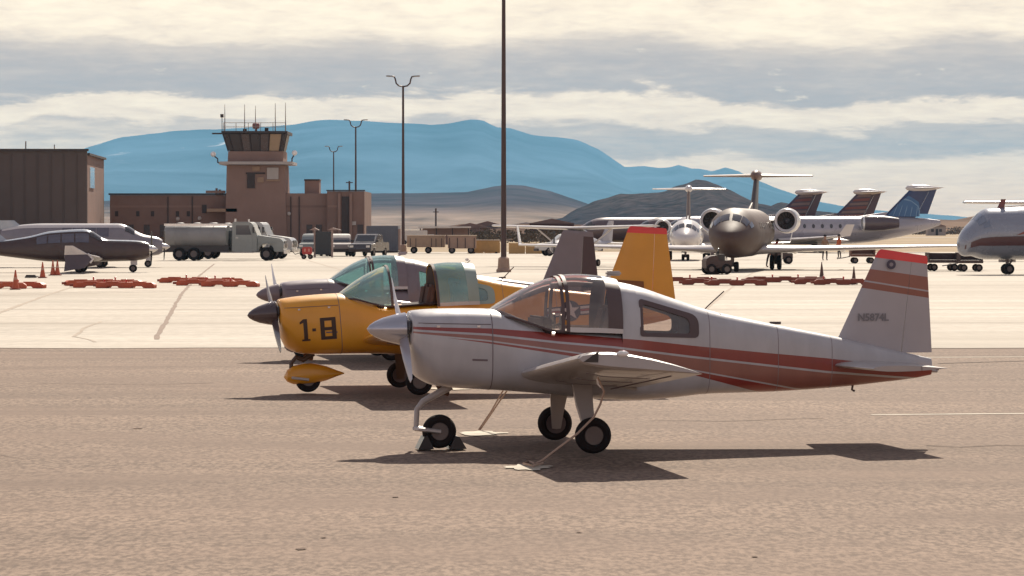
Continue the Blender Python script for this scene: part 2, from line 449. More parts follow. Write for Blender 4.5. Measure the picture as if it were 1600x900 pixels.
def ridge(name, tab, D, depth, m, amp=.12, nx=260, ny=34, rough=1.0, seed=0.0, oy=0.0):
    xs0 = (tab[0][0]-800)/F*D; xs1 = (tab[-1][0]-800)/F*D
    T = [((px-800)/F*D, zat(py, D)) for px, py in tab]
    def top(x):
        for a, b in zip(T[:-1], T[1:]):
            if a[0] <= x <= b[0]:
                u = (x-a[0])/(b[0]-a[0]); return a[1]+(b[1]-a[1])*u
        return T[-1][1] if x > T[-1][0] else T[0][1]
    H = max(z for _, z in T); vs = []
    sc = 1.0/depth
    for j in range(ny+1):
        v = j/ny*1.7
        prof = v**.85 if v <= 1 else max(0, 1-(v-1)*1.5)
        for i in range(nx+1):
            x = xs0+(xs1-xs0)*i/nx; y = D+depth*(v-1)
            X = x*(y/D*.5+.5)
            q = Vector((X*sc*3, y*sc*3, seed))
            nn = noise.fractal(q, 1.0, 2.1, 6)
            rg = (1-abs(noise.noise(q*1.7)))*.5
            hgt = top(x)
            z = hgt*prof+H*amp*rough*(nn*.7+rg*.6-.3)*math.sin(math.pi*min(1, v))*(1 if v < 1 else 0)
            if abs(v-1) < .06: z = hgt+H*amp*.10*noise.fractal(Vector((x*sc*14, 0, seed)), 1, 2, 4)
            if j == 0 or j == ny: z = -2
            vs.append((X, y, max(z, -2)))
    w = nx+1
    fs = [(j*w+i, j*w+i+1, (j+1)*w+i+1, (j+1)*w+i) for j in range(ny) for i in range(nx)]
    o = MB().add(vs, fs).out(name, m, smooth=60, flip=False)
    return structure(o)
m_far, n_, p_, g_ = land_mat('haze_tinted_forest_mountain', (.12, .185, .255), (.115, .18, .255), .0012, zhi=400)  # forest colour shifted blue to carry part of the distance haze
# snow fields on the upper left slopes
sn = n_.noise(n_.mapping(g_, (1, .5, 1)), .0045, 6, .6, .6)
sp_ = n_.new('ShaderNodeSeparateXYZ'); n_.put(sp_.inputs[0], g_)
msk = n_.math('MULTIPLY', n_.step(sn, .60, .66), n_.math('MULTIPLY', n_.step(sp_.outputs[2], 190, 300), n_.step(sp_.outputs[0], -750, -1000)))
old = p_.inputs['Base Color'].links[0].from_socket
n_.put(p_.inputs['Base Color'], n_.mix(n_.math('MULTIPLY', msk, .6), old, (.8, .8, .8)))
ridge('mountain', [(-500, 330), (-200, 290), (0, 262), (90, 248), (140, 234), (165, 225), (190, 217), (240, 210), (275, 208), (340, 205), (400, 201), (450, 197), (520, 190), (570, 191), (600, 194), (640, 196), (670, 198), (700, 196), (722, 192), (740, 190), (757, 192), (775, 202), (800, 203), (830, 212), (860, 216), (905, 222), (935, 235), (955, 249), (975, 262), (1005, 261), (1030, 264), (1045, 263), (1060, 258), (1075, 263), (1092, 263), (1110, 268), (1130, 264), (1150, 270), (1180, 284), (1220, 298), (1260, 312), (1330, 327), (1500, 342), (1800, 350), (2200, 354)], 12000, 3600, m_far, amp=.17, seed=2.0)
m_mid, *_ = land_mat('sage_and_sand_hill', (.26, .195, .155), (.075, .06, .068), .008, zlo=5, zhi=38, k0=.5, k1=1.45)
ridge('hill_range', [(-300, 330), (300, 310), (450, 305), (570, 303), (640, 302), (700, 302), (730, 301), (752, 297), (770, 293), (785, 291), (800, 290), (818, 291), (835, 295), (860, 300), (900, 313), (950, 330), (1000, 343), (1080, 352), (1150, 355)], 4600, 1500, m_mid, amp=.16, seed=5.0)
m_butte, *_ = land_mat('dark_rocky_butte', (.044, .036, .042), (.062, .048, .048), .10, zlo=0, zhi=30, k0=.35, k1=1.75)
ridge('rocky_butte', [(800, 355), (850, 350), (880, 338), (900, 327), (925, 318), (950, 312), (970, 305), (1000, 303), (1025, 300), (1040, 297), (1050, 292), (1065, 288), (1085, 281), (1100, 284), (1120, 291), (1140, 299), (1165, 311), (1185, 319), (1205, 323), (1218, 316), (1232, 318), (1260, 327), (1300, 334), (1380, 343), (1450, 350), (1500, 355)], 2600, 700, m_butte, amp=.5, seed=9.0, nx=420, ny=50)
ridge('low_hill', [(1330, 352), (1400, 343), (1450, 343), (1495, 344), (1525, 338), (1545, 330), (1560, 324), (1580, 322), (1640, 318), (1720, 316), (1850, 330)], 1500, 450, land_mat('brown_brush_hill', (.22, .155, .115), (.16, .11, .09), .03, zlo=0, zhi=12)[0], amp=.3, seed=13.0, nx=120)
ridge('brush_mound', [(660, 358), (700, 354), (725, 350), (748, 351), (790, 352), (830, 350), (870, 350), (905, 351), (960, 354), (1020, 357)], 620, 90, land_mat('brush_mound_soil', (.15, .105, .085), (.12, .085, .07), .12, zlo=0, zhi=4)[0], amp=.8, seed=17.0, nx=120, ny=16)
# pale taxiway bands across the far grass
for i, (py, w, m) in enumerate(((371, 9, M_conc), (383.5, 6, M_conc))):
    Y = gy(py); sheet('taxiway', Y*.12, Y*.4, Y-w, Y+w, -.02+.004*i, m)

# scrub: countless small leaves, one object
def scrub(name, spots, leaf, seed, m, label, dens=70):
    rnd = random.Random(seed); mb = MB()
    for x, y, z, r, h in spots:
        for k in range(dens):
            a = rnd.random()*6.28; q = rnd.random()**.5; u = rnd.random()
            c = Vector((x+r*q*math.cos(a)*(1.1-u*.6), y+r*q*math.sin(a)*(1.1-u*.6), z+h*u))
            d = Vector((rnd.gauss(0, 1), rnd.gauss(0, 1), rnd.gauss(0, 1))).normalized(); e = d.orthogonal().normalized()
            s = leaf*rnd.uniform(.5, 1.4)
            mb.add([c-d*s, c+e*s*.6, c+d*s, c-e*s*.6], [(0, 1, 2, 3)])
    o = mb.out(name, m, smooth=0, flip=False); tag(o, label, 'scrub', kind='stuff'); return o
M_scrub = mat('dry_scrub', (.14, .10, .065), .9, var=.5, vs=.6)
rnd = random.Random(3); sp = []
for k in range(110):
    px = rnd.uniform(690, 905); Y = rnd.uniform(480, 640); x = (px-800)/F*Y
    sp.append((x, Y, 0, rnd.uniform(1.2, 3.0), rnd.uniform(.8, 2.2)))
scrub('scrub', sp, .24, 4, M_scrub, 'dry brown scrub bushes covering the field beyond the concrete apron')
sp = []
for k in range(90):
    Y = rnd.uniform(1000, 1350); px = rnd.uniform(1400, 1640); sp.append(((px-800)/F*Y, Y, 0, rnd.uniform(2, 5), rnd.uniform(1.0, 2.6)))
scrub('scrub', sp, .30, 6, mat('far_scrub', (.17, .12, .085), .9, var=.4, vs=.3), 'brown scrub along the foot of the hill at the right', 110)

# ================================================================ BUILDINGS
M_brick = mat('brown_brick', (.25, .165, .14), .85, var=.18, vs=.6, bump=.2, bs=12)
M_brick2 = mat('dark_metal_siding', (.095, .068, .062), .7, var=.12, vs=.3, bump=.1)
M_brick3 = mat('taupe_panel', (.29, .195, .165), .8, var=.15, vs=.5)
M_darkt = mat('dark_trim', (.045, .03, .03), .6)
M_tan = mat('tan_panel', (.33, .22, .15), .7)
M_win = mat('dark_window_glass', (.045, .03, .035), .3, var=.2, vs=.3)
M_paleg = mat('pale_grey_metal', (.42, .38, .36), .5)
M_steel = mat('grey_steel', (.22, .18, .17), .45, .4)

# hangar on the left
hg = thing('hangar', 'tall dark brown hangar at the left edge with a narrow tall window on its side', 'building', (-38.5, 290, 0), R(3))
H = 9.3
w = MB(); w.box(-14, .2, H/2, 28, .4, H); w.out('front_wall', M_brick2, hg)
for i in range(28): pass
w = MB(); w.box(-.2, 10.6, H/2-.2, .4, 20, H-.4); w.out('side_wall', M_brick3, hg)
w = MB(); w.box(-14, 10.4, H-.55, 27.2, 20, .3); w.out('roof', M_darkt, hg)
w = MB(); w.box(-14, -.03, H+.04, 28.3, .5, .2); w.box(.08, 10.6, H-.32, .3, 20.2, .2); w.out('roof_trim', M_darkt, hg)
w = MB(); w.box(-14, 20.4, H/2-.2, 28, .3, H-.5); w.out('rear_wall', M_brick2, hg)
for i in range(23):
    o = MB().box(-.9-1.18*i, -.035, H/2-.1, .06, .07, H-.5).out('siding_rib', M_brick2, hg)
o = MB().box(.03, 5.2, 6.9, .12, 5.0, 1.9).out('window', mat('bright_window', (.75, .72, .68), .15, coat=1), hg)
MB().tube([(-5.8, 3, H), (-5.8, 3, H+.9)], .06, 5).out('roof_mast', M_steel, hg)
MB().tube([(-3.2, 3, H), (-3.2, 3, H+.6)], .05, 5).out('roof_mast', M_steel, hg)

# terminal building with control tower; origin at the foot of the tower front
TD = 309.0
def tx(px): return (px-800)/F*TD
tm = thing('terminal_building', 'low brown brick terminal building running beneath the control tower', 'building', (tx(370), TD, 0))
def bx(name, px0, px1, ztop, y0, y1, m, par, z0=0.0, ox=tx(370)):
    a, b = tx(px0)-ox, tx(px1)-ox
    return MB().box((a+b)/2, (y0+y1)/2, (z0+ztop)/2, b-a, y1-y0, ztop-z0).out(name, m, par)
bx('west_wing', 172, 476, 5.45, 0, 14, M_brick, tm)
bx('parapet', 170, 478, 5.62, -.12, .25, M_darkt, tm, 5.46)
bx('centre_block', 440, 512, 5.6, -1.0, 12, M_brick3, tm)
bx('stair_block', 475, 498, 6.85, 1.0, 3.5, M_brick3, tm, 5.62)
bx('stair_block_cap', 474.3, 498.7, 7.0, .9, 3.6, M_darkt, tm, 6.86)
bx('east_wing', 513, 571, 5.8, -2.0, 13, M_brick, tm)
bx('parapet', 512, 572, 5.93, -2.15, -1.8, M_darkt, tm, 5.82)
for px in (530, 548): bx('wall_pier', px, px+4, 5.6, -2.22, -2.02, M_brick3, tm)
bx('recessed_panel', 536, 547, 5.3, -2.06, -2.02, M_darkt, tm, 1.6)
for px in (262, 300, 455, 468): bx('downpipe', px, px+1.4, 5.3, (-.12 if px < 440 else -1.12), (-.02 if px < 440 else -1.02), M_darkt, tm)
for k, (a, b, y) in enumerate(((173, 315, 0), (374, 439, 0), (441, 511, -1.0), (514, 529, -2.0))):
    bx('string_course', a, b, 4.45, y-.05, y-.005, M_brick3 if k != 2 else M_brick, tm, 4.25)
bx('roller_door', 376, 396, 2.9, -.06, -.01, mat('dull_door_panel', (.12, .08, .075), .7), tm)
bx('roller_door', 402, 424, 2.9, -.06, -.01, mat('dull_door_panel', (.12, .08, .075), .7), tm)
for px in (180, 213, 236, 275, 292): bx('louvre', px, px+5, 3.9, -.05, .0, M_darkt, tm, 3.4)
bx('pale_sign', 552, 558, 2.9, -2.1, -2.02, M_paleg, tm, 2.55)
for i, (px, py) in enumerate(((278, 342), (312, 341), (410, 334), (453, 334))):
    o = MB().rev([(-.22, .05), (-.20, .17), (0, .2)], (tx(px)-tx(370), (-1.0 if px > 440 else 0), zat(py, TD)), 'y', 10).out('wall_lamp', M_paleg, tm)
bx('entrance_canopy', 325, 372, zat(326, TD), -1.2, -.02, M_tan, tm, zat(331, TD))
bx('doorway', 316, 323, zat(320, TD), -.08, -.02, M_darkt, tm, zat(333, TD))
bx('wall_sign', 378, 398, zat(317, TD), -.1, -.02, M_brick3, tm, zat(328, TD))
bx('roof_plinth', 322, 352, zat(301, TD)+.2, -.25, .4, M_brick3, tm, 5.64)
for px in (336, 341, 345): bx('roof_vent', px, px+3, zat(294+(px-336)*.4, TD), .5, 1.0, M_brick3, tm, 5.46)
for px in (200, 225, 250, 480, 495, 560): bx('window', px, px+9, 2.6, -.05 if px < 440 else (-1.05 if px < 512 else -2.05), .02 if px < 440 else (-1.0+.02 if px < 512 else -1.98), M_win, tm, 1.4)

tw = thing('control_tower', 'brown airport control tower with flared glass cab, balcony and roof antennas', 'tower', (tx(402), TD-1.2, 0))
TX = tx(402)
def frus(z0, z1, a0, b0, a1, b1, y0=0, d0=6, y1=0, d1=6):
    vs = [(a0, y0, z0), (b0, y0, z0), (b0, y0+d0, z0), (a0, y0+d0, z0), (a1, y1, z1), (b1, y1, z1), (b1, y1+d1, z1), (a1, y1+d1, z1)]
    return MB().add(vs, [(3, 2, 1, 0), (4, 5, 6, 7), (0, 1, 5, 4), (1, 2, 6, 5), (2, 3, 7, 6), (3, 0, 4, 7)])
q = lambda px: (px-402)/F*(TD-1.2)
zz = lambda py: zat(py, TD-1.2)
frus(0, zz(258), q(353), q(451), q(356), q(446)).out('shaft', M_brick3, tw)
MB().box(0, 2.8, zz(255), q(459)-q(345), 7.2, .28).out('balcony', M_paleg, tw)
frus(zz(253.4), zz(236.3), q(357), q(444), q(358), q(444), .3, 5.4, .3, 5.4).out('band_course', M_brick3, tw)
# cab: flared, corner posts and mullions with single panes
z0, z1 = zz(236), zz(208.5)
a0, b0, a1, b1 = q(358), q(444), q(350), q(450)
cabm = MB()
def cabpt(u, v, off=0): # u across, v up
    return Vector((a0+(b0-a0)*u+((a1-a0)*(1-u)+(b1-b0)*u)*v, .3-.45*v+off, z0+(z1-z0)*v))
frus(z0, z1, a0+.12, b0-.12, a1+.12, b1-.12, .45, 5.1, .02, 5.9).out('cab_core', M_win, tw)
us = [0, .09, .27, .42, .58, .73, .93, 1]
pm = [M_win, M_win, mat('smoked_pane', (.09, .06, .06), .25), M_win, mat('smoked_pane', (.16, .11, .10)), mat('tan_blind_behind_glass', (.36, .25, .16), .4), M_win]
for i in range(7):
    u0, u1 = us[i]+.012, us[i+1]-.012
    P = [cabpt(u0, .02, .02), cabpt(u1, .02, .02), cabpt(u1, .96, .02), cabpt(u0, .96, .02)]
    MB().add(P+[p+Vector((0, .06, 0)) for p in P], [(0, 1, 2, 3), (7, 6, 5, 4), (0, 4, 5, 1), (1, 5, 6, 2), (2, 6, 7, 3), (3, 7, 4, 0)]).out('pane', pm[i], tw)
for u in us: MB().tube([cabpt(u, 0), cabpt(u, 1)], .07, 5).out('mullion', M_darkt, tw)
MB().box(q(400), 3.0, zz(206.8), q(451)-q(349), 7.0, .22).out('cab_roof', M_darkt, tw)
zr = zz(206)
for x in (q(349.5), q(450.5)):
    MB().box(x, 3.0, zr-.1, .12, 7.1, .3).out('roof_edge', M_darkt, tw)
for i in range(6):
    x = q(352+i*19.2); MB().tube([(x, -.4, zr), (x, -.4, zr+.85)], .03, 5).out('rail_post', M_steel, tw)
for dz in (.45, .85): MB().tube([(q(352), -.4, zr+dz), (q(449), -.4, zr+dz)], .028, 5).out('guard_rail', M_steel, tw)
for px, py in ((352, 163), (383, 163), (400, 165), (431, 161), (447, 160)):
    MB().tube([(q(px), .8, zr), (q(px), .8, zz(py))], [.06, .022], 5).out('whip_antenna', M_steel, tw)
MB().rev([(0, .1), (.25, .12), (.3, .33), (.62, .38), (.8, .33), (.86, .08)], (q(400), 1.5, zr+.05), 'z', 14).out('beacon', mat('rust_red_beacon', (.22, .06, .05), .4, coat=.6), tw)
for px, s in ((383, .32), (417, .42)): MB().box(q(px), 1.2, zr+s/2, .35, .4, s).out('roof_box', M_darkt, tw)
MB().box(q(348.5), .2, zz(181), .3, .3, .32).out('wind_sensor', M_darkt, tw)
MB().tube([(q(348.5), .2, zz(181)), (q(348.5), .2, zr)], .035, 5).out('sensor_mast', M_darkt, tw)
MB().box(q(341), .6, zz(208.5), q(350)-q(333), .3, .14).out('roof_arm', M_darkt, tw)
for s, px0, px1, px2, pz in ((-1, 345, 342, 335, 242), (1, 459, 458, 462, 240)):
    o = MB().tube([(q(px0), .2, zz(255)), (q(px1), .0, zz(254)), (q(px1), 0, zz(248)), (q(px2), 0, zz(pz+1))], .07, 6).out('floodlight_arm', M_darkt, tw)
    o = MB().rev([(-.16, .12), (0, .26), (.12, .26), (.16, .2)], (q(px2), -.05, zz(pz-1)), 'y', 12).out('floodlight', mat('floodlight_glass', (.85, .85, .85), .1, coat=1), tw)
bxo = lambda n, p0, p1, t, b, m: MB().box((q(p0)+q(p1))/2, -.06, (zz(t)+zz(b))/2, q(p1)-q(p0), .14, zz(t)-zz(b)).out(n, m, tw)
bxo('doorway', 388, 400, 272, 294, M_darkt); bxo('pale_box', 404, 414, 277, 285, M_tan); bxo('door_hood', 386, 416, 269.5, 272, M_darkt)
bxo('window', 419, 437, 262, 280, M_paleg); bxo('window_ledge', 418, 440, 280.5, 283, M_tan)
bxo('badge', 396, 408, 260, 267, M_tan)

# ================================================================ LAMP POSTS
M_pole = mat('dark_bronze_pole', (.075, .045, .042), .5, .3)
M_polehead = mat('lamp_housing', (.30, .28, .27), .4)
def lamp(px, Y, label, hgt=15.15, r=.15, rz=0.0, group='twin-headed apron lamp posts'):
    t = thing('lamp_post', label, 'lamp post', at(px, Y), rz, group)
    MB().tube([(0, 0, .75), (0, 0, hgt)], [r, r*.62], 12).out('pole', M_pole, t)
    MB().rev([(0, r*2.6), (.12, r*2.6), (.2, r*2.1), (.72, r*1.9), (.8, r*1.2)], (0, 0, 0), 'z', 16).out('base', mat('concrete_footing', (.35, .25, .2), .85), t)
    for s in (-1, 1):
        a = MB().tube([(0, 0, hgt-.08), (s*.38, 0, hgt), (s*.62, 0, hgt+.22), (s*.70, 0, hgt+.6), (s*.80, 0, hgt+.82), (s*1.0, 0, hgt+.86)], .07, 6).out('arm', M_pole, t)
        h = MB().box(s*1.22, 0, hgt+.87, .62, .36, .12, M=Matrix.Rotation(R(-3*s), 4, 'Y')); h.out('lamp_head', M_polehead, t, bevel=.03)
    return t
lamp(787, 168, 'nearest lamp post, rising out of the top of the photo behind the yellow plane')
lamp(630, 290, 'second nearest lamp post, whole twin head visible above the grey container')
lamp(556, 408, 'lamp post seen just right of the chimney block above the terminal roof')
lamp(521.5, 541, 'smallest and farthest lamp post, just right of the control tower')
t = thing('utility_pole', 'thin dark utility pole standing on the field left of the brush', 'pole', at(681, 620))
MB().tube([(0, 0, 0), (0, 0, 6.0)], .17, 7).out('pole', M_pole, t)
MB().box(0, 0, 5.3, 1.1, .12, .14).out('cross_arm', M_pole, t)
t = thing('roof_pole', 'short dark pole with crossbar over the east end of the terminal roof', 'pole', at(546, 420))
MB().tube([(0, 0, 0), (0, 0, 8.4)], .12, 6).out('pole', M_pole, t)
MB().box(0, 0, 8.2, .9, .1, .12).out('cross_arm', M_pole, t)
#--NEXT--
# ================================================================ SMALL AIRCRAFT
M_rubber = mat('tyre_rubber', (.025, .02, .02), .85, var=.2, vs=8)
M_hub = mat('wheel_hub', (.16, .13, .12), .5, .5)
M_black = mat('black_paint', (.02, .016, .018), .35, coat=.3)
M_int = mat('dark_cabin_interior', (.05, .035, .035), .8)
M_seat = mat('seat_cloth', (.14, .09, .08), .9)
M_frame = mat('dark_window_frame', (.09, .06, .06), .5)
M_red = mat('red_cap_paint', (.80, .055, .05), .45, coat=.3)
M_rope = mat('tie_down_rope', (.45, .33, .26), .9)
M_alu = mat('bare_aluminium', (.62, .60, .60), .28, .85)
M_grey = mat('grey_primer', (.30, .26, .27), .5)

def wheel(mb_r, mb_h, x, y, z, r, w):
    mb_r.rev([(-w*.38, r*.55), (-w*.5, r*.68), (-w*.48, r*.86), (-w*.28, r*.98), (0, r), (w*.28, r*.98), (w*.48, r*.86), (w*.5, r*.68), (w*.38, r*.55)], (x, y, z), 'y', 28)
    mb_h.rev([(-w*.42, r*.18), (-w*.44, r*.5), (-w*.3, r*.58), (w*.3, r*.58), (w*.44, r*.5), (w*.42, r*.18)], (x, y, z), 'y', 20)

TR_FWD = Body([(.44, 1.00, 1.24, 1.44, .25, 2.3, 2.3), (.455, .90, 1.22, 1.462, .33, 2.4, 2.4), (.52, .765, 1.17, 1.472, .405, 2.8, 2.7), (.73, .668, 1.10, 1.486, .46, 3.1, 3.0),
    (1.0, .64, 1.05, 1.489, .49, 3.4, 3.2), (1.33, .622, 1.0, 1.483, .52, 3.5, 3.4), (1.62, .60, .97, 1.385, .535, 3.4, 3.4), (1.95, .57, .95, 1.268, .54, 4.2, 3.4), (2.3, .53, .95, 1.252, .54, 4.5, 3.4), (2.67, .505, .95, 1.235, .53, 4.5, 3.4)])
TR_AFT = Body([(2.655, .505, .98, 1.775, .525, 2.7, 3.6), (2.85, .50, .98, 1.735, .52, 3.0, 3.6), (3.24, .52, .96, 1.605, .475, 3.6, 3.6), (3.66, .56, .95, 1.468, .42, 4.2, 3.6), (4.37, .575, .93, 1.312, .32, 4.4, 3.4),
    (5.155, .617, .89, 1.156, .21, 3.8, 3.0), (5.6, .66, .86, 1.055, .15, 3.0, 2.6), (6.0, .703, .84, .965, .085, 2.4, 2.3), (6.20, .74, .83, .92, .045, 2.1, 2.1)])
TR_CAN = [(1.34, 1.40, 1.486, .33), (1.45, 1.40, 1.56, .40), (1.63, 1.35, 1.668, .455), (1.80, 1.29, 1.748, .485), (1.906, 1.26, 1.79, .50), (2.03, 1.25, 1.822, .51), (2.254, 1.24, 1.838, .515), (2.45, 1.235, 1.825, .515), (2.66, 1.225, 1.79, .51)]
def can_pt(x, t, off=0.0, e=2.5):
    zb, zt, hw = lerp_table(TR_CAN, x)
    c, q = math.cos(t), math.sin(t)
    return Vector((x, (hw+off)*math.copysign(abs(c)**(2/e), c), zb+(zt+off-zb)*abs(q)**(2/e)))
def can_grid(x0, x1, nx, off=0.0, dx=0.0, t0=0.0, t1=math.pi, nt=22):
    vs = []; fs = []
    for i in range(nx+1):
        for j in range(nt+1):
            p = can_pt(x0+(x1-x0)*i/nx, t0+(t1-t0)*j/nt, off); p.x += dx; p.z -= dx*.08; vs.append(p)
    w = nt+1
    return MB().add(vs, [(i*w+j, (i+1)*w+j, (i+1)*w+j+1, i*w+j+1) for i in range(nx) for j in range(nt)])

STENCIL = {}
def decal_pts(body, polys, off=.005, T=None):
    """flat marking laid onto the port side of a hull"""
    mb = MB()
    for poly in polys:
        if len(poly) == 3: poly = list(poly)+[poly[-1]]
        a, b, c, d = [Vector((*p, 0)) for p in poly]; n = 4
        g = [[a.lerp(b, i/n).lerp(d.lerp(c, i/n), j/n) for j in range(n+1)] for i in range(n+1)]
        vs = [body.side(p.x, p.y, off) for r in g for p in r]
        mb.add(vs, [(i*(n+1)+j, (i+1)*(n+1)+j, (i+1)*(n+1)+j+1, i*(n+1)+j+1) for i in range(n) for j in range(n)])
    return mb
def quadstrips(x0, z0, x1, z1, n=4):
    return [[(x0+(x1-x0)*i/n, z0), (x0+(x1-x0)*(i+1)/n, z0), (x0+(x1-x0)*(i+1)/n, z1), (x0+(x1-x0)*i/n, z1)] for i in range(n)]

def rounded(poly, rad, k=5):
    out = []; n = len(poly)
    for i in range(n):
        p = Vector((*poly[i], 0)); a = (Vector((*poly[i-1], 0))-p).normalized(); b = (Vector((*poly[(i+1) % n], 0))-p).normalized(); r = rad[i]
        for j in range(k+1):
            u = j/k; q = (p+a*r)*(1-u)**2+p*2*u*(1-u)+(p+b*r)*u*u; out.append((q.x, q.y))
    return out
def window_hull(B, x0, x1, nx, nt, i0, i1, k0, k1, rw):
    """hull skin with a real window opening on each side"""
    from mathutils.geometry import delaunay_2d_cdt
    X = [x0+(x1-x0)*i/nx for i in range(nx+1)]; TH = [2*math.pi*k/nt for k in range(nt)]
    mb = MB(); vs = [B.pt(x, th) for x in X for th in TH]; fs = []
    h = nt//2
    for i in range(nx):
        for k in range(nt):
            hole = i0 <= i < i1 and (k0 <= k < k1 or h-k1 <= k < h-k0)
            if not hole: fs.append((i*nt+k, i*nt+(k+1) % nt, (i+1)*nt+(k+1) % nt, (i+1)*nt+k))
    fs.append(tuple(nx*nt+k for k in range(nt)))
    mb.add(vs, fs)
    def th_of(x, z):
        zb, zc, zt, hw, et, eb = lerp_table(B.tab, x); return math.asin(min(1, ((z-zc)/(zt-zc))**(et/2)))
    inner = [(x, th_of(x, z)) for x, z in rw]
    outer = [(X[i], TH[k0]) for i in range(i0, i1)]+[(X[i1], TH[k]) for k in range(k0, k1)]+[(X[i], TH[k1]) for i in range(i1, i0, -1)]+[(X[i0], TH[k]) for k in range(k1, k0, -1)]
    def inside(p, poly):
        c = False; n = len(poly)
        for i in range(n):
            (xa, ya), (xb, yb) = poly[i-1], poly[i]
            if (ya > p[1]) != (yb > p[1]) and p[0] < (xb-xa)*(p[1]-ya)/(yb-ya)+xa: c = not c
        return c
    grid = [(X[i], TH[k]) for i in range(i0+1, i1) for k in range(k0+1, k1)]
    grid = [g for g in grid if not inside(g, inner) and min((g[0]-a)**2+(.5*(g[1]-b))**2 for a, b in inner) > .0006]
    pts = outer+inner+grid; no, ni = len(outer), len(inner)
    ed = [(i, (i+1) % no) for i in range(no)]+[(no+i, no+(i+1) % ni) for i in range(ni)]
    V, E_, Fc, *_ = delaunay_2d_cdt([Vector(p) for p in pts], ed, [], 0, 1e-5)
    for sgn in (1, -1):
        vv = [B.pt(v.x, v.y) for v in V]; vv = [Vector((p.x, p.y*sgn, p.z)) for p in vv]; ff = []
        for f in Fc:
            c = (sum(V[i].x for i in f)/len(f), sum(V[i].y for i in f)/len(f))
            if not inside(c, inner): ff.append(tuple(f))
        mb.add(vv, ff)
        # reveal round the opening
        rim = []
        for x, th in inner:
            p = B.pt(x, th); rim += [Vector((p.x, p.y*sgn, p.z)), Vector((p.x, (p.y-.03)*sgn, p.z))]
        mb.add(rim, [(2*i, 2*((i+1) % ni), 2*((i+1) % ni)+1, 2*i+1) for i in range(ni)])
    return mb

